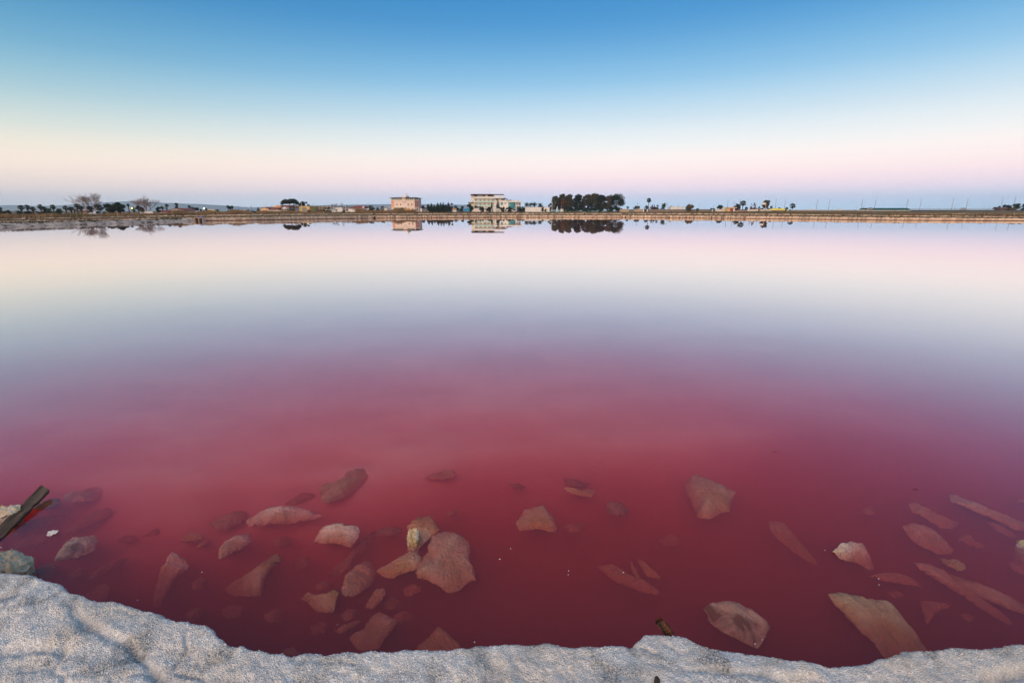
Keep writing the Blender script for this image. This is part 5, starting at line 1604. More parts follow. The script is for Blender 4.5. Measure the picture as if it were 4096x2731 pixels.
for x in (-1.3, 1.3):
    for y in (-0.8, 0.8):
        w = MB().tube([(x, y - 0.1, 0.32), (x, y + 0.1, 0.32)], 0.32, 14).build("wheel", M_DARKMETAL, cr)
        MB().tube([(x, y - 0.11, 0.32), (x, y + 0.11, 0.32)], 0.18, 10).build("rim", M_METAL, w)
for y in (-0.6, 0.6):
    MB().box(-2.14, -2.08, y - 0.15, y + 0.15, 0.62, 0.78).build("headlight", W_WHITE, cr)
B = Bld("hut", "dark brown roadside hut in front of the bushes", 3994, 344, "hut", zb=2.2)
B.box("wall", 3996, 4023, 832.5, None, mm("hut_brown", (0.13, 0.085, 0.075)), 0, 4); B.slope("roof", 3995, 4024, 832.4, 829.5, 4, mm("hut_roof", (0.17, 0.11, 0.10)))
B.window(4004, 4008, 834, 837, 0, W_BROWN, G_DARK, 0)
B = Bld("boundary_wall", "low ochre wall along the bank below the road", 3560, 150, "wall", zb=0.5)
B.box("wall_panel", 3560, 4220, 854.6, None, mm("wall_ochre", (0.58, 0.42, 0.22)), 0, 0.4); B.box("coping", 3560, 4220, 853.9, 854.7, W_TAN, -0.05, 0.45)

# ------------------------------------------------------------------ sluice boxes
def sluice(label, x0, x1, y0, D, zb, n):
    B = Bld("sluice_gate", label, x0, D, "sluice", zb=zb)
    w = (x1 - x0) / n
    B.box("lintel", x0, x1, y0, y0 + 1.6, M_CONC, 0, 0.8)
    for k in range(n + 1):
        c = x0 + w * k
        B.box("pier", c - (0.0 if k == 0 else 1.3 if k == n else 0.65), c + (1.3 if k == 0 else 0.0 if k == n else 0.65), y0 + 1.6, None, M_CONC, 0.0, 0.8)
    for k in range(n):
        B.box("gate_leaf", x0 + w * k + 0.7, x0 + w * (k + 1) - 0.7, y0 + 1.8, None, M_DARKMETAL, 0.5, 0.62)
sluice("concrete double sluice with two dark openings where the dike meets the wall", 776, 809, 870, 92.2 / float(np.interp(776, [0, 620, 900], [0.80, 0.82, 1.0])), -0.6, 2)
sluice("small concrete sluice with one dark opening in the second wall by the barn", 1374, 1382.5, 854.5, float(D2(1378)) - 0.7, 0.4, 1)
sluice("small concrete sluice with one dark opening in the second wall below the eucalyptus", 2333, 2343, 849.8, float(D2(2338)) - 0.7, 0.4, 1)
_o = MB().add([(-0.35, -0.2, 0), (0.35, -0.2, 0), (0.3, 0.2, 0), (-0.3, 0.2, 0), (-0.15, -0.05, 0.16), (0.12, 0.03, 0.2)], [(0, 1, 5, 4), (1, 2, 5), (2, 3, 4, 5), (3, 0, 4), (3, 2, 1, 0)]).build("plastic_bag", mm("blue_bag", (0.08, 0.10, 0.45)))
_o.location = (Xat(802, 92.5), 92.6, at(802, 869.9, 92.5).z)
tag(_o, "crumpled blue bag lying on the concrete double sluice", "bag")

# ------------------------------------------------------------------ poles, masts and street lights
def pole(name, x, ytop, D, label, cat, r=0.08, arm=None, group=None, ball=None, mt=None):
    D = adj(x, D) if D < 300 else D
    z = ground_z(x, D)
    o = empty(name, (Xat(x, D), D, z - 0.1))
    tag(o, label, cat, group)
    H = at(x, ytop, D).z - z + 0.1
    MB().tube([(0, 0, 0), (0, 0, H)], [r, r * 0.6], 6).build("shaft", mt or M_METAL, o)
    if arm == "cross":
        MB().box(-0.7, 0.7, -0.05, 0.05, H - 0.5, H - 0.4).build("crossarm", M_METAL, o)
    if arm == "curve":
        MB().tube([(0, 0, H), (0.5, 0, H + 0.55), (1.3, 0, H + 0.7)], [r * 0.6, 0.04, 0.03], 5).build("arm", M_METAL, o)
        MB().box(1.2, 1.8, -0.1, 0.1, H + 0.6, H + 0.72).build("lamp_head", M_METAL, o)
    if arm == "mast":
        MB().box(-0.35, 0.35, -0.06, 0.06, H - 0.06, H + 0.05).build("lamp_head", M_METAL, o)
    if ball:
        bm_ = bmesh.new(); bmesh.ops.create_icosphere(bm_, subdivisions=2, radius=ball[0])
        me = bpy.data.meshes.new("lamp_globe"); bm_.to_mesh(me); bm_.free(); me.materials.append(ball[1])
        g = bpy.data.objects.new("lamp_globe", me); COL.objects.link(g); g.parent = o; g.location = (0, 0, H + ball[0] * 0.7)
    return o
pole("street_lamp", 533, 835, 205, "street lamp with a glowing yellow globe before the small dark tree", "street lamp", ball=(0.20, emit("lit_yellow", (1.0, 0.62, 0.10), 5.0)))
pole("street_lamp", 819, 835.5, 250, "street lamp with a glowing white globe over the reeds", "street lamp", ball=(0.26, emit("lit_white", (1.0, 0.88, 0.66), 5.0)))
pole("street_lamp", 1548, 816, 318, "street lamp with a curved arm left of the pink hotel", "street lamp", arm="curve")
pole("street_lamp", 1209.5, 808, 276, "pale lamp post standing before the yellow warehouse", "street lamp", r=0.12, arm="mast", mt=W_CREAM)
pole("utility_pole", 2207.5, 806, 366, "thick pale pole at the left end of the eucalyptus row", "pole", r=0.2, mt=W_CREAM)
UP = [(866, 823), (958, 821), (970, 828), (1008, 823), (752, 822), (802, 828), (1008.5, 824), (1068, 816), (1091, 816), (1256, 813), (1278, 820), (1412, 811), (2549, 811), (2557.5, 818), (2669, 812), (2711, 818), (2731, 820), (2793, 812), (2851, 820),
      (2546.5, 811), (78, 830), (252, 829)]
for k, (xx, yy) in enumerate(UP):
    pole("utility_pole", xx, yy, Do(xx) * 0.96 / (adj(xx, 1.0)), "thin grey utility pole rising above the far roofs and reeds", "pole", 0.09, arm="cross" if k % 3 == 0 else None, group="thin utility poles along the far shore")
for xx, yy in ((2907, 802), (2932, 806), (2954.5, 799), (3098, 796), (3135, 799), (3262.5, 798), (3311.5, 798.5), (3441.5, 797), (3494, 799), (3622, 797), (3675, 797.5), (3802, 793), (3860, 795), (3998, 791.5), (4047, 790.5)):
    pole("light_mast", xx, yy, 358, "tall thin light mast beside the shore road", "light mast", 0.16, arm="mast", group="light masts along the shore road")
for xx, yy in ((3329, 828), (3411, 828), (3422, 829), (3450, 825), (3713, 829), (3750, 829), (3815, 823), (3817, 835), (3861, 823), (3930, 822), (3945, 831), (3953, 829)):
    pole("street_lamp", xx, yy, 365, "far short street lamp on the shore road", "street lamp", 0.08, arm="curve" if xx % 2 else "cross", group="short street lamps on the shore road")
# wire fence along the verge under the eucalyptus
fr = empty("wire_fence", (Xat(2330, 330), 330, ground_z(2330, 330)))
tag(fr, "thin green wire fence along the verge before the eucalyptus row", "fence")
L0 = Xat(2330, 330)
mesh_fence = MB()
for zz in (0.3, 0.6, 0.9, 1.2):
    mesh_fence.box(Xat(2175, 330) - L0, Xat(2480, 330) - L0, -0.01, 0.01, zz, zz + 0.025)
mesh_fence.build("wire", M_GREENP, fr)
for k in range(22):
    xx = Xat(2175 + k * 14.5, 330) - L0
    MB().box(xx - 0.04, xx + 0.04, 0.01, 0.09, -0.1, 1.3).build("post", M_GREENP, fr)
# ------------------------------------------------------------------ rocks under and above the red water
def rock_mat(key):
    T = dict(
        pink=((0.56, 0.31, 0.20), (0.42, 0.21, 0.125), (0.40, 0.20, 0.10)),
        tan=((0.58, 0.36, 0.21), (0.40, 0.22, 0.12), (0.46, 0.25, 0.09)),
        brown=((0.40, 0.22, 0.09), (0.22, 0.105, 0.04), (0.50, 0.33, 0.19)),
        pale=((0.76, 0.54, 0.42), (0.56, 0.36, 0.25), (0.50, 0.27, 0.14)),
        olive=((0.54, 0.36, 0.20), (0.38, 0.24, 0.12), (0.40, 0.22, 0.08)),
        dark=((0.20, 0.12, 0.08), (0.09, 0.05, 0.04), (0.36, 0.24, 0.14)),
        orange=((0.62, 0.29, 0.12), (0.36, 0.14, 0.05), (0.58, 0.38, 0.22)),
        grey=((0.62, 0.53, 0.40), (0.38, 0.30, 0.20), (0.44, 0.32, 0.17)),
        veined=((0.66, 0.46, 0.32), (0.46, 0.30, 0.19), (0.18, 0.09, 0.04)),
        crust=((0.84, 0.78, 0.66), (0.50, 0.34, 0.15), (0.36, 0.22, 0.06)),
    )
    c, c2, c3 = T[key]
    return mat("rock_" + key, c, c2, scale=16.0 if key == "veined" else 9.0, rough=0.85, bump=0.8, bscale=60.0, detail=10, c3=c3)


def resample(pts, step):
    out = []
    n = len(pts)
    for i in range(n):
        a, b = np.array(pts[i]), np.array(pts[(i + 1) % n])
        k = max(1, int(np.linalg.norm(b - a) / step))
        for j in range(k):
            out.append(a + (b - a) * j / k)
    return np.array(out)


def rock_shape(P, seed, bulge, floor, rough_amp, spread):
    """P: (n,3) rim of the top face in world space -> vertices and faces of a closed boulder that stands on floor(x, y)"""
    r = np.random.default_rng(seed)
    n = len(P)
    cen = P.mean(0)
    size = np.linalg.norm(P[:, :2] - cen[:2], axis=1).mean()
    d = P[:, :2] - cen[:2]
    nrm = np.stack([np.roll(P[:, 1], -1) - np.roll(P[:, 1], 1), -(np.roll(P[:, 0], -1) - np.roll(P[:, 0], 1))], 1)
    nrm /= np.linalg.norm(nrm, axis=1)[:, None] + 1e-9
    if (nrm * d).sum() < 0:
        nrm = -nrm
    rings = []
    fl = floor(P[:, 0], P[:, 1]) - 0.03
    thick = 0.020 + 0.12 * size
    Q = P.copy()                                       # a smoother outline for the body below and the middle of the top
    for _ in range(6):
        Q = (np.roll(Q, 1, 0) + Q * 2 + np.roll(Q, -1, 0)) / 4
    away = cen[:2] / np.linalg.norm(cen[:2])           # boulders lean up the shore: their foot lies further out
    cot = np.linalg.norm(cen[:2]) / CAM_H
    wet = P[:, 2].mean() < 0
    for sc, dz, t in ((0.62, 0, 1.0), (0.66, 0, 0.5), (0.74, thick, 0), (0.88, thick * 0.7, 0), (0.97, thick * 0.35, 0), (1.005, thick * 0.12, 0)):
        if not wet:
            sc = max(sc, 0.95)
        wob = 1 + 0.08 * fbm(np.arange(n) * 0.21 + seed, np.full(n, sc * 9.0), seed, 3)
        R = cen + (Q - cen) * (sc * wob)[:, None]
        R[:, 2] = np.where(t > 0, P[:, 2] - thick + (fl - P[:, 2] + thick) * t, P[:, 2] - dz)
        if wet:
            R[:, :2] += away * ((P[:, 2] - R[:, 2]) * cot * (1.0 if t else 0.6))[:, None]
        rings.append(R)
    rings.append(P.copy())
    for s in (0.97, 0.93, 0.88, 0.83, 0.77, 0.70, 0.63, 0.55, 0.47, 0.39, 0.31, 0.23, 0.15, 0.07):
        mixq = min(1.0, (1 - s) * 5)
        R = cen + (P * (1 - mixq) + Q * mixq - cen) * s
        R[:, 2] += bulge * (1 - s ** 5)
        rings.append(R)
    A = np.array(rings)                               # rings, n, 3
    ff = 2.6 / max(size, 0.05)
    th = seed * 1.7
    ax, ay = A[..., 0] * math.cos(th) + A[..., 1] * math.sin(th), -A[..., 0] * math.sin(th) + A[..., 1] * math.cos(th)
    h = fbm(ax * ff + seed, ay * ff * 0.45, seed + 3, 5)
    q = h * 4.0 + 0.35 * fbm(ax * ff * 3, ay * ff * 3, seed + 5, 3)
    fr = q - np.floor(q)
    ledge = (np.floor(q) + np.clip((fr - 0.82) / 0.18, 0, 1)) / 4.0
    k = np.ones(A.shape[0]); k[:6] = 0.15; k[6] = 0.30; k[7] = 0.6
    A[..., 2] += rough_amp * size * (0.25 * h + 0.75 * ledge) * k[:, None]
    A[..., 2] += 0.016 * size * fbm(A[..., 0] * 60, A[..., 1] * 60, seed + 9, 4) * k[:, None]
    if P[:, 2].max() < 0:
        A[..., 2] = np.minimum(A[..., 2], -0.006 + 0.15 * (A[..., 2] + 0.006) * (A[..., 2] > -0.006))
    V = np.concatenate([A.reshape(-1, 3), [cen + [0, 0, bulge]]])
    m = A.shape[0]
    F = [(i * n + j, i * n + (j + 1) % n, (i + 1) * n + (j + 1) % n, (i + 1) * n + j) for i in range(m - 1) for j in range(n)]
    F += [((m - 1) * n + j, (m - 1) * n + (j + 1) % n, m * n) for j in range(n)]
    F.append(tuple(range(n))[::-1])
    return V, F


def px_rim(q, poly, d0, gx, gy, step=6.0, jag=3.0, seed=0):
    pts = np.array([(q * 1024 + x / 2.036, 1850 + y / 2.036) for x, y in poly])
    pts = resample(pts, step)
    c = pts.mean(0)
    hw = np.abs(pts - c).max(0)
    r = np.random.default_rng(seed + 100)
    a = np.arange(len(pts))
    pts = pts + np.stack([vnoise(a * 0.45, a * 0 + seed, 3), vnoise(a * 0.45, a * 0 + seed, 4)], 1) * 2 * jag
    pts = pts + np.stack([vnoise(a * 1.3, a * 0 + seed + 50, 5), vnoise(a * 1.3, a * 0 + seed + 50, 6)], 1) * 1.6 * jag
    uv = (pts - c) / hw
    dep = (d0 + gx * uv[:, 0] + gy * uv[:, 1]) / 100.0
    dep = np.where(dep > 0, dep * 1.10 + 0.009, dep)
    return np.array([onz(x, y, -d) for (x, y), d in zip(pts, dep)])


_n_rock = [0]


def rock(q, poly, d0, gx, gy, col, label, bulge=0.008, rough=0.16, spread=0.035, name="rock", cat="rock", group=None):
    _n_rock[0] += 1
    P = px_rim(q, poly, d0, gx, gy, seed=_n_rock[0])
    sz = np.linalg.norm(P[:, :2] - P[:, :2].mean(0), axis=1).mean()
    V, F = rock_shape(P, _n_rock[0] * 7, min(0.030, 0.006 + 0.14 * sz), bed_z, rough, spread)
    if P[:, 2].mean() > 0:                              # salt-eaten stone above the water
        V = V + 0.012 * np.stack([fbm(V[:, 1] * 45, V[:, 2] * 45, 311, 3), fbm(V[:, 0] * 45, V[:, 2] * 45, 312, 3), fbm(V[:, 0] * 50, V[:, 1] * 50, 313, 3)], 1)
    base = Vector((P[:, 0].mean(), P[:, 1].mean(), 0))
    o = mesh_np(name, V - np.array(base), F, rock_mat(col), smooth=False)
    o.location = base
    me = o.data
    me.polygons.foreach_set("use_smooth", np.ones(len(me.polygons), bool))
    return tag(o, label, cat, group)


ROCKS = [
    # quadrant, outline, depth cm, tilt in x, tilt in y, stone, label
    (0, [(-60, 372), (60, 358), (150, 342), (175, 375), (110, 425), (40, 440), (-60, 445)], -4.5, 0, 1, "crust", "yellowish crusted rock breaking the surface behind the dark plank"),
    (0, [(270, 345), (370, 305), (460, 290), (500, 300), (495, 330), (420, 362), (330, 382), (270, 378)], 2.5, 2, 0, "tan", "small tan rock lying just under the tip of the dark plank"),
    (0, [(510, 290), (530, 255), (640, 250), (760, 200), (860, 180), (905, 190), (880, 240), (800, 290), (690, 320), (600, 325), (520, 310)], 7.5, 3, -1, "pale", "long pale rock lying under water beyond the plank's tip"),
    (0, [(160, 545), (190, 510), (270, 460), (380, 430), (500, 415), (540, 425), (470, 470), (380, 520), (260, 570), (180, 575)], 10, 2, 0, "pink", "dim grey pink rock under water beside the length of the plank"),
    (0, [(510, 585), (620, 510), (700, 440), (800, 390), (880, 370), (920, 400), (850, 450), (740, 500), (620, 560)], 9.5, 1, 1, "pink", "slanting blurred pink rock under water, next to the tip of white stone"),
    (0, [(60, 690), (140, 640), (260, 600), (380, 575), (370, 620), (300, 670), (180, 700), (100, 715)], 10, -1, 0, "brown", "reddish brown rock under water between the white stone tip and the rock at the bank"),
    (0, [(440, 800), (520, 660), (570, 620), (680, 600), (780, 590), (800, 640), (760, 720), (650, 760), (560, 785), (470, 800)], 3.2, 2, 1, "veined", "rough brown and cream rock close under the surface with dark hollow"),
    (0, [(-60, 735), (60, 720), (150, 715), (200, 745), (280, 780), (290, 815), (205, 890), (100, 900), (0, 890), (-60, 895)], -7, 3, 1, "grey", "grey cream rock standing out of the water against the salt bank"),
    (0, [(240, 900), (330, 840), (420, 805), (480, 840), (470, 890), (400, 935), (300, 950)], 6.5, 2, 1, "pink", "dull pink rock under water beside the grey rock at the bank"),
    (0, [(720, 950), (770, 880), (850, 830), (960, 790), (1060, 770), (960, 830), (870, 880), (790, 930)], 11, 2, 1, "pink", "thin faint tapering rock deep between the pillar and the salt bank"),
    (0, [(690, 1090), (760, 1010), (860, 980), (890, 1010), (880, 1080), (840, 1150), (760, 1160)], 12, 0, 1, "pink", "faint pink rock deep under water close below the salt bank"),
    (0, [(1310, 860), (1400, 720), (1440, 740), (1540, 830), (1530, 880), (1440, 920), (1370, 1040), (1290, 1180), (1240, 1190), (1260, 1050), (1290, 950)], 8.5, 1, 6, "pale", "pillar shaped rock with pale ridge sinking towards the bank"),
    (0, [(1460, 640), (1530, 575), (1580, 565), (1660, 600), (1640, 630), (1540, 640)], 6.5, 0, 1, "tan", "small tan pointed rock under water above the pillar shaped rock"),
    (0, [(1150, 610), (1240, 550), (1350, 515), (1400, 500), (1370, 560), (1290, 600)], 13, 0, 1, "brown", "barely visible brown rock alone on the deeper bed"),
    (0, [(1690, 500), (1760, 460), (1850, 420), (1990, 395), (2020, 420), (1960, 490), (1850, 540), (1750, 545)], 8, 1, 0, "brown", "brown flat rock with a dark edge left of the long pale rock"),
    (0, [(1780, 700), (1830, 640), (1940, 590), (2030, 575), (2050, 640), (1980, 690), (1880, 740), (1800, 785), (1780, 770)], 4.5, 2, 1, "pale", "smooth pale loaf shaped rock under water"),
    (0, [(1600, 680), (1690, 620), (1705, 640), (1620, 700)], 8.5, 0, 0, "orange", "thin orange sliver of rock between two larger tan rocks"),
    (1, [(-80, 470), (0, 420), (90, 375), (160, 365), (230, 350), (330, 355), (420, 390), (530, 425), (545, 440), (430, 470), (250, 495), (80, 505), (-60, 520)], 5, 2, 2, "pale", "large long pale rock with diagonal ledges under water"),
    (1, [(210, 350), (300, 290), (380, 250), (440, 240), (470, 260), (400, 310), (320, 350), (250, 360)], 10, -1, 0, "brown", "faint brown rock touching the back of the long pale rock"),
    (1, [(500, 205), (560, 170), (690, 145), (740, 85), (820, 65), (950, 60), (1000, 65), (900, 170), (800, 230), (700, 290), (580, 330), (530, 310), (535, 260)], 6.5, 3, 0, "olive", "large wedge shaped olive brown rock farthest out in the shallows"),
    (1, [(460, 650), (540, 520), (650, 495), (710, 490), (720, 515), (820, 510), (850, 545), (820, 640), (770, 690), (660, 660), (560, 655)], 3, 0, 2, "pale", "broken pink white block with a rusty corner close under the surface"),
    (1, [(580, 920), (660, 850), (740, 800), (790, 700), (870, 620), (960, 560), (990, 570), (900, 680), (800, 780), (770, 870), (650, 920)], 10.5, 0, 0, "brown", "long narrow brown rock slanting behind the smooth oval pink rock"),
    (1, [(970, 560), (1010, 535), (1180, 525), (1200, 560), (1130, 590), (1000, 590)], 8.5, 0, 0, "dark", "dark reddish rock left of the white crusted tip"),
    (1, [(1300, 900), (1340, 800), (1400, 720), (1405, 660), (1440, 590), (1500, 565), (1600, 562), (1680, 600), (1730, 640), (1745, 700), (1740, 790), (1770, 860), (1800, 960), (1740, 965), (1640, 1040), (1560, 1055), (1500, 1010), (1400, 960), (1310, 940)], 3.6, 0.5, 0.8, "pink", "biggest flat pink brown slab with cracked layered lower edge"),
    (1, [(975, 880), (1080, 830), (1180, 760), (1260, 710), (1310, 725), (1350, 780), (1330, 860), (1270, 890), (1200, 900), (1110, 945), (1030, 920)], 3.8, -1, 1, "tan", "tan wedge shaped rock leaning against the biggest slab"),
    (1, [(690, 1040), (730, 920), (800, 860), (880, 805), (940, 815), (980, 900), (950, 980), (880, 1040), (790, 1090), (720, 1080)], 5, 2.5, -0.5, "pink", "smooth oval pink rock below the tan wedge"),
    (1, [(890, 1170), (940, 1080), (990, 1020), (1040, 1025), (1060, 1070), (1010, 1140), (960, 1190), (900, 1185)], 5.5, 0, 1, "pink", "small oblong pink rock with a dark hole beside the smooth oval rock"),
    (1, [(350, 1110), (420, 1060), (560, 1065), (650, 1035), (680, 1060), (650, 1120), (640, 1210), (580, 1230), (470, 1200), (420, 1130)], 5, -3, 2, "brown", "dark rusty brown rock with one white face under water"),
    (1, [(760, 1420), (870, 1370), (930, 1260), (1000, 1210), (1160, 1290), (1070, 1400), (1000, 1510), (860, 1530), (780, 1480)], 6.5, 0, 1, "pink", "square cornered pink slab under water close to the salt bank"),
    (1, [(690, 1230), (750, 1190), (820, 1200), (800, 1260), (720, 1290)], 10, 0, 0, "brown", "small dim brown rock above the square cornered slab"),
    (1, [(630, 1380), (700, 1330), (820, 1280), (860, 1290), (800, 1350), (700, 1390)], 9.5, 0, 0, "brown", "narrow dim brown rock wedged beside the square cornered slab"),
    (1, [(1310, 1510), (1400, 1420), (1490, 1330), (1600, 1420), (1680, 1510), (1600, 1590), (1380, 1590)], 8, 0, 1, "tan", "tan triangular rock half hidden behind the salt bank"),
    (1, [(1190, 1040), (1260, 990), (1350, 1010), (1340, 1050), (1260, 1080), (1220, 1090)], 9.5, 0, 0, "pink", "small blurred pink rock under the lower edge of the biggest slab"),
    (1, [(-260, 1030), (-150, 955), (0, 850), (185, 735), (205, 790), (120, 860), (60, 960), (40, 1080), (-60, 1090), (-220, 1070)], 6.5, -3.5, 1, "brown", "broad brown slab with a pale broken edge, right of the pillar shaped rock"),
    (1, [(1030, 1140), (1100, 1090), (1180, 1110), (1150, 1190), (1060, 1200)], 12, 0, 0, "brown", "very dim brown rock in the deep water beside the small oblong rock"),
    (1, [(1370, 130), (1420, 100), (1520, 65), (1610, 60), (1630, 100), (1560, 130), (1440, 140)], 6.5, -1, 0, "pink", "small pinkish rock far out beyond the white crusted tip"),
    (1, [(200, 1540), (300, 1490), (360, 1550), (250, 1600)], 9, 0, 0, "pink", "small pink rock tip just showing over the salt bank's edge"),
    (1, [(1540, 420), (1630, 380), (1655, 410), (1590, 435)], 9.5, 0, 0, "brown", "very faint small rock behind the biggest slab"),
    (2, [(20, 500), (60, 460), (100, 390), (180, 355), (250, 345), (310, 410), (350, 460), (330, 490), (380, 530), (350, 570), (260, 545), (190, 540), (60, 555)], 5, 0.5, 1, "tan", "chunky tan rock with a lighter belt across it"),
    (2, [(415, 130), (520, 150), (640, 170), (620, 195), (500, 195), (440, 170)], 9.5, 0, 0, "dark", "thin dark streak of rock behind the boat shaped rock"),
    (2, [(410, 205), (500, 232), (690, 225), (645, 285), (580, 272), (450, 238)], 5.5, 1, 0, "tan", "thin boat shaped tan rock out in the shallows"),
    (2, [(770, 330), (800, 310), (900, 330), (960, 390), (930, 430), (830, 430), (770, 390)], 7.5, 1, 0, "dark", "small dark rock with a pale scratch on top"),
    (2, [(1400, 170), (1490, 100), (1720, 180), (1830, 235), (1790, 280), (1770, 410), (1700, 400), (1600, 470), (1510, 440), (1470, 330), (1430, 260)], 5.5, -1.5, 0.5, "olive", "large angular olive slab with a notched corner out in the shallows"),
    (2, [(700, 840), (840, 830), (900, 890), (1100, 970), (1200, 1040), (1190, 1070), (1050, 1050), (850, 970), (740, 890)], 9, -0.5, 1, "pink", "long bone shaped pinkish rock in deep water"),
    (2, [(955, 785), (1010, 860), (1045, 930), (1020, 950), (975, 890)], 9, 0, 0, "tan", "thin finger of tan rock, narrower of the two side by side"),
    (2, [(1020, 785), (1080, 805), (1190, 910), (1215, 945), (1100, 930), (1060, 860)], 8.5, 0, 0, "tan", "wider finger of tan rock beside the thin one"),
    (2, [(1560, 1180), (1620, 1150), (1720, 1130), (1830, 1130), (1930, 1190), (2040, 1260), (2110, 1340), (2060, 1400), (2010, 1510), (1900, 1470), (1740, 1390), (1610, 1290)], 4, 0, 1, "veined", "cream rock covered in dark veins close under the surface"),
    (3, [(0, 480), (130, 480), (190, 550), (290, 680), (420, 830), (300, 800), (180, 700), (40, 580)], 9, 0, 2, "olive", "faint ridge of olive rock sinking away right of the angular slab"),
    (2, [(-40, 180), (60, 172), (115, 200), (50, 218)], 9, 0, 0, "dark", "tiny dark rock smudge on the bed beyond the chunky tan rock"),
    (3, [(525, 720), (590, 660), (680, 640), (780, 655), (830, 760), (870, 860), (820, 880), (720, 810), (600, 790)], 3.5, 4, 2.5, "pale", "pointed rock with a bright white face just under water"),
    (3, [(820, 920), (960, 895), (1060, 905), (1180, 940), (1260, 1020), (1130, 990), (950, 960)], 7.5, 1, 0, "pink", "low pinkish rock between the white faced rock and the big slab"),
    (3, [(1090, 520), (1150, 495), (1280, 510), (1340, 545), (1420, 620), (1515, 710), (1490, 745), (1380, 740), (1250, 680), (1130, 590)], 5.5, 0, 1, "pink", "large rounded pink rock shaped like a loaf among the slanting ones"),
    (3, [(1140, 330), (1180, 320), (1300, 390), (1420, 450), (1560, 490), (1500, 540), (1400, 530), (1260, 440), (1170, 390)], 6.5, 1.5, 0, "tan", "slanting tan rock beyond the loaf shaped pink rock"),
    (3, [(1470, 260), (1510, 258), (1640, 310), (1800, 390), (1950, 450), (2180, 520), (2180, 600), (2000, 540), (1850, 460), (1700, 400), (1500, 320)], 5, 2, 0, "tan", "very long beam like rock with a pale crest"),
    (3, [(1780, 490), (1860, 465), (1960, 530), (2040, 620), (1940, 600), (1850, 550)], 9, 0, 0, "brown", "dim brown rock lying under the beam like rock"),
    (3, [(2010, 640), (2050, 620), (2180, 625), (2180, 695), (2050, 690)], -1.0, -1.5, 1, "grey", "greenish grey rock tip breaking the surface near the beam like rock"),
    (3, [(1540, 640), (1570, 590), (1650, 580), (1665, 620), (1790, 710), (1700, 690), (1600, 650)], 8.5, 1.5, 0, "pink", "small pink rock with a thin tail under water"),
    (3, [(1380, 780), (1560, 800), (1610, 830), (1615, 870), (1580, 885), (1470, 850)], 4, -1.5, 0, "olive", "short log shaped olive rock with a blunt pale end"),
    (3, [(1180, 820), (1320, 820), (1400, 870), (1560, 990), (1760, 1130), (1990, 1290), (1970, 1320), (1850, 1260), (1650, 1130), (1480, 1020), (1300, 910)], 7, 1.5, 1, "pink", "long tapering pink rock, first of two lying side by side"),
    (3, [(1430, 900), (1560, 930), (1760, 1010), (1980, 1100), (2160, 1190), (2160, 1260), (1950, 1190), (1750, 1100), (1580, 1010)], 6.5, 0.5, 0, "brown", "long brown rock behind the tapering pink one"),
    (3, [(480, 1070), (580, 1060), (780, 1100), (920, 1120), (1020, 1160), (1080, 1240), (1180, 1370), (1280, 1500), (1330, 1600), (950, 1600), (850, 1450), (700, 1320), (570, 1180)], 4.5, 0, 3, "olive", "huge tan and pink slab running down behind the salt bank"),
    (3, [(1240, 1120), (1330, 1130), (1490, 1160), (1400, 1200), (1300, 1310), (1260, 1220)], 8.5, 0, 1, "pink", "faint three cornered pink rock right of the huge slab"),
    (3, [(1940, 800), (2040, 830), (2160, 890), (2160, 950), (2000, 880)], 9.5, 0, 0, "brown", "dim brown rock in the dark water below the greenish tip"),
    (3, [(2000, 290), (2160, 320), (2160, 360), (2020, 315)], 7, 0, 0, "tan", "small tan rock beyond the end of the beam like rock"),
    (0, [(950, 640), (1010, 600), (1100, 590), (1120, 620), (1040, 660)], 12, 0, 0, "pink", "dim flat stone on the bed between the hollowed rock and the barely visible one"),
    (0, [(560, 900), (640, 850), (700, 860), (660, 930), (590, 950)], 11, 0, 0, "brown", "dim brown stone beneath the hollowed brown and cream rock"),
    (0, [(1560, 980), (1640, 930), (1700, 960), (1650, 1030), (1570, 1040)], 12, 0, 0, "brown", "dim stone between the pillar shaped rock and the broad brown slab"),
    (0, [(1800, 1200), (1900, 1150), (1990, 1170), (1960, 1250), (1850, 1280)], 12.5, 0, 0, "pink", "dim pink stone below the broad brown slab"),
    (0, [(1500, 1230), (1600, 1180), (1680, 1210), (1620, 1290), (1530, 1300)], 12.5, 0, 0, "brown", "dim brown stone right of the pillar's foot, near the bank"),
    (1, [(120, 640), (200, 600), (290, 610), (260, 670), (160, 690)], 12, 0, 0, "brown", "dim brown stone under the long pale rock's near side"),
    (1, [(300, 800), (370, 760), (440, 780), (410, 850), (330, 860)], 12, 0, 0, "pink", "dim pink stone below the broken pink white block"),
    (1, [(480, 1000), (560, 960), (620, 980), (580, 1030), (500, 1040)], 12, 0, 0, "brown", "dim stone above the rusty brown rock with a white face"),
    (1, [(60, 1240), (150, 1190), (240, 1210), (210, 1290), (100, 1310)], 12.5, 0, 0, "brown", "dim brown stone left of the rusty brown rock"),
    (1, [(430, 1330), (520, 1290), (590, 1310), (560, 1390), (460, 1400)], 12.5, 0, 0, "pink", "dim stone beneath the rusty brown rock, near the bank"),
    (1, [(1120, 1240), (1220, 1200), (1290, 1230), (1250, 1300), (1150, 1310)], 13, 0, 0, "brown", "dim stone right of the square cornered slab"),
    (2, [(420, 520), (520, 480), (600, 500), (570, 560), (470, 570)], 11, 0, 0, "brown", "dim brown stone right of the chunky tan rock"),
    (2, [(1180, 620), (1290, 580), (1380, 600), (1350, 670), (1230, 680)], 11.5, 0, 0, "pink", "dim pink stone near the angular olive slab's lower side"),
    (3, [(760, 380), (840, 360), (900, 390), (860, 420), (790, 420)], 9.5, 0, 0, "brown", "faint stone on the shallow bed above the white faced rock"),
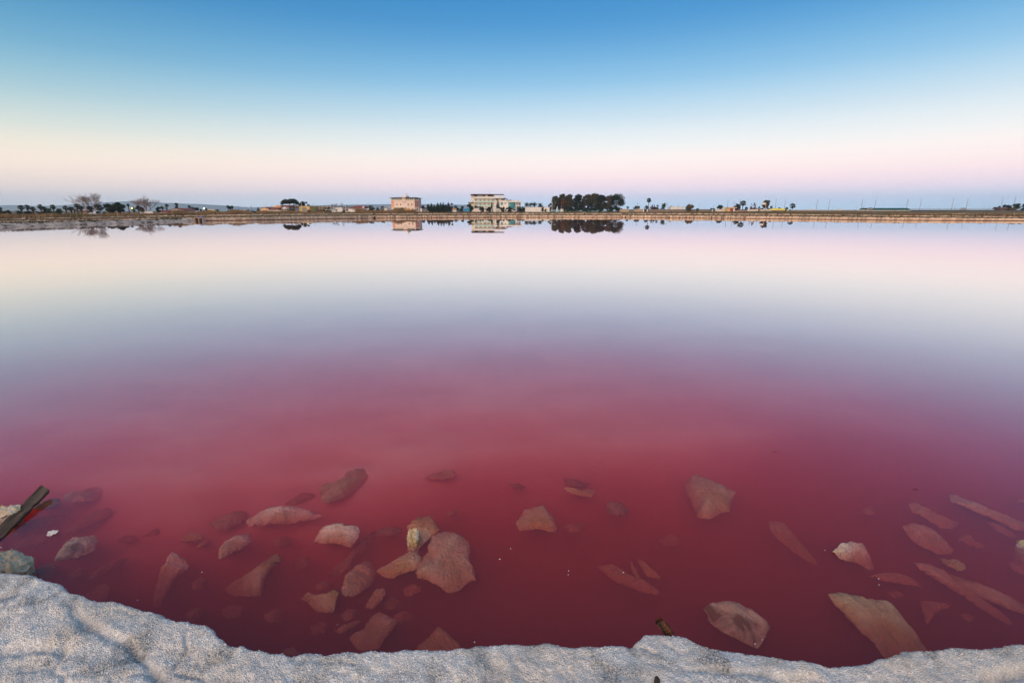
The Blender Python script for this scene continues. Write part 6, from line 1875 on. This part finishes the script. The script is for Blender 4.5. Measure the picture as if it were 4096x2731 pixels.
    (3, [(1560, 1240), (1640, 1220), (1700, 1260), (1640, 1300)], 11.5, 0, 0, "brown", "small dim stone right of the three cornered pink rock"),
    (3, [(960, 1060), (1050, 1040), (1120, 1080), (1040, 1110)], 11, 0, 0, "pink", "small dim stone above the huge slab's far edge"),
]
for _r in ROCKS:
    rock(*_r)

# the rock whose tip carries a crust of salt above the water
r24 = rock(1, [(1230, 510), (1310, 445), (1410, 430), (1450, 470), (1500, 550), (1430, 590), (1340, 690), (1290, 710), (1250, 650), (1230, 600), (1235, 560)],
           2.4, 0, 0, "orange", "orange rock with a bright white salt crusted tip above water", rough=0.16)
_P = px_rim(1, [(1228, 602), (1245, 550), (1290, 538), (1337, 558), (1320, 590), (1328, 632), (1282, 662), (1240, 642)], -1.8, 0, 1.2, step=3, seed=77)
_V, _F = rock_shape(_P, 913, 0.010, lambda x, y: np.full(np.shape(x), -0.045), 0.5, 0.008)
_V = _V + 0.013 * np.stack([fbm(_V[:, 1] * 70, _V[:, 2] * 70, 301, 3), fbm(_V[:, 0] * 70, _V[:, 2] * 70, 302, 3), 1.1 * fbm(_V[:, 0] * 75, _V[:, 1] * 75, 303, 3)], 1)
tag(mesh_np("salt_crust_tip", _V - np.array(r24.location), _F, rock_mat("crust"), r24), "white and yellow salt crusted tip")
_P = px_rim(0, [(375, 600), (400, 565), (440, 550), (478, 550), (450, 575), (400, 602)], -0.2, -0.2, 0.2, step=4, seed=78)
_V, _F = rock_shape(_P, 921, 0.003, lambda x, y: np.full(np.shape(x), -0.012), 0.2, 0.006)
_b = Vector((_P[:, 0].mean(), _P[:, 1].mean(), 0))
_o = mesh_np("rock", _V - np.array(_b), _F, mat("white_stone", (0.85, 0.84, 0.80), (0.6, 0.58, 0.5), scale=30, rough=0.6))
_o.location = _b
tag(_o, "small white stone tip poking out of the red water", "rock")

# ------------------------------------------------------------------ the plank at the left, the wooden stub on the bank
def wood_mat(name, c, c2, stretch):
    m = mat(name, c, c2, scale=30, rough=0.75, bump=0.6, bscale=60)
    N, L = m.node_tree.nodes, m.node_tree.links
    mp = N.new("ShaderNodeMapping")
    mp.inputs["Scale"].default_value = stretch
    tcn = [n for n in N if n.type == "TEX_COORD"][0]
    L.new(tcn.outputs["Object"], mp.inputs["Vector"])
    for n in N:
        if n.type == "TEX_NOISE":
            L.new(mp.outputs[0], n.inputs["Vector"])
    return m


def plank(name, A, B, width, thick, material, label, cat, lift=0.0, roll=0.0):
    A, B = Vector(A), Vector(B)
    ln = (B - A).length
    bm_v, bm_f = [], []
    n = 26
    r = np.random.default_rng(3)
    for i in range(n + 1):
        t = i / n
        w = width * (0.5 + 0.03 * math.sin(i * 1.3) + 0.015 * r.standard_normal())
        h = thick * (0.5 + 0.04 * r.standard_normal())
        sag = 0.004 * math.sin(t * 5)
        x = ln * t
        sk = 0.35 * width if i == n else 0.0            # slanting broken end
        for (yy, zz, dx) in ((-w, -h, -sk), (-w, h * 0.8, -sk), (-w * 0.9, h, -sk), (w * 0.9, h, sk * 0.4), (w, h * 0.8, sk * 0.4), (w, -h, sk * 0.4)):
            bm_v.append((x + dx, yy, zz + sag))
    for i in range(n):
        for k in range(6):
            a, b = i * 6 + k, i * 6 + (k + 1) % 6
            bm_f.append((a, b, b + 6, a + 6))
    bm_f.append(tuple(range(6))); bm_f.append(tuple(range(n * 6, n * 6 + 6))[::-1])
    o = mesh_np(name, bm_v, bm_f, material)
    ex = (B - A).normalized()
    ez = Vector((0, 0, 1)); ey = ez.cross(ex).normalized(); ez = ex.cross(ey)
    ey, ez = ey * math.cos(roll) + ez * math.sin(roll), ez * math.cos(roll) - ey * math.sin(roll)
    o.matrix_world = Matrix(((ex.x, ey.x, ez.x, A.x), (ex.y, ey.y, ez.y, A.y), (ex.z, ey.z, ez.z, A.z), (0, 0, 0, 1)))
    return tag(o, label, cat)


_tip = onz((330 + 412) / 2 / 2.036, 1850 + 205 / 2.036, 0.050)
_foot = onz(-150 / 2.036, 1850 + 730 / 2.036, -0.010)
plank("wooden_plank", _foot, _tip, 0.058, 0.026, wood_mat("wet_dark_wood", (0.20, 0.13, 0.085), (0.030, 0.018, 0.012), (0.10, 1.5, 1.5)),
      "dark weathered plank sticking up out of the water", "plank", roll=0.35)
_a = onz(2048 + 1285 / 2.036, 1850 + 1420 / 2.036, 0.385)
_b = onz(2048 + 1208 / 2.036, 1850 + 1283 / 2.036, 0.44)
plank("wooden_stub", _a, _b, 0.030, 0.024, wood_mat("charred_wood", (0.13, 0.05, 0.018), (0.016, 0.010, 0.008), (0.12, 2.5, 2.5)),
      "small charred brown wooden stub standing at the salt bank's edge", "wood stub", roll=0.5)
_c0 = onz(2627, 2726, 0.43)
_o = MB().tube([_c0 + Vector((0, 0, -0.03)), _c0 + Vector((0.002, 0.004, 0.004)), _c0 + Vector((0.0, 0.007, 0.010))], [0.009, 0.008, 0.005], 8).build("wooden_stub", mat("black_wood", (0.03, 0.022, 0.02), scale=60))
tag(_o, "tiny black wooden stub stuck in the salt crust", "wood stub")

# ------------------------------------------------------------------ salt flakes and twigs adrift on the water
FLAKES = [(0, 1210, 115), (0, 1610, 190), (0, 1565, 365), (0, 1645, 890), (0, 1120, 1118), (0, 8, 690), (1, 310, 22), (1, 1733, 386), (1, 1985, 785), (1, 2075, 700),
          (1, 1780, 1460), (1, 662, 1316), (2, 668, 18), (2, 462, 880), (2, 458, 910), (2, 908, 893), (2, 2040, 1440), (2, 1980, 1475), (3, 463, 713), (3, 902, 945),
          (3, 905, 993), (3, 877, 38)]
m_flake = mat("salt_flake", (0.85, 0.82, 0.84), (0.75, 0.70, 0.74), scale=50, rough=0.5)
for k, (q, x, y) in enumerate(FLAKES):
    p = onz(q * 1024 + x / 2.036, 1850 + y / 2.036, 0.0015)
    r = random.uniform(0.0016, 0.0032)
    n = 7
    ring = [(r * random.uniform(0.7, 1.2) * math.cos(2 * math.pi * j / n) * 1.4, r * random.uniform(0.6, 1.1) * math.sin(2 * math.pi * j / n)) for j in range(n)]
    o = MB().prism(ring, -0.0008, 0.0012).build("salt_flake", m_flake)
    o.location = p
    o.rotation_euler = (0, 0, random.uniform(0, 3))
    tag(o, "tiny white salt flake floating on the red water", "salt flake", "salt flakes adrift on the water")
for q, x, y, ln, lab in ((3, 1200, 217, 0.030, "tiny dark twig floating near the slanting tan rock"), (3, 55, -85, 0.045, "tiny dark twig floating alone far out on the pink water")):
    p = onz(q * 1024 + x / 2.036, 1850 + y / 2.036, 0.002)
    o = MB().tube([(-ln / 2, 0, 0), (0, 0.003, 0.001), (ln / 2, -0.002, 0)], [0.0012, 0.002, 0.001], 5).build("twig", mat("black_wood", (0.03, 0.02, 0.02)))
    o.location = p
    tag(o, lab, "twig")
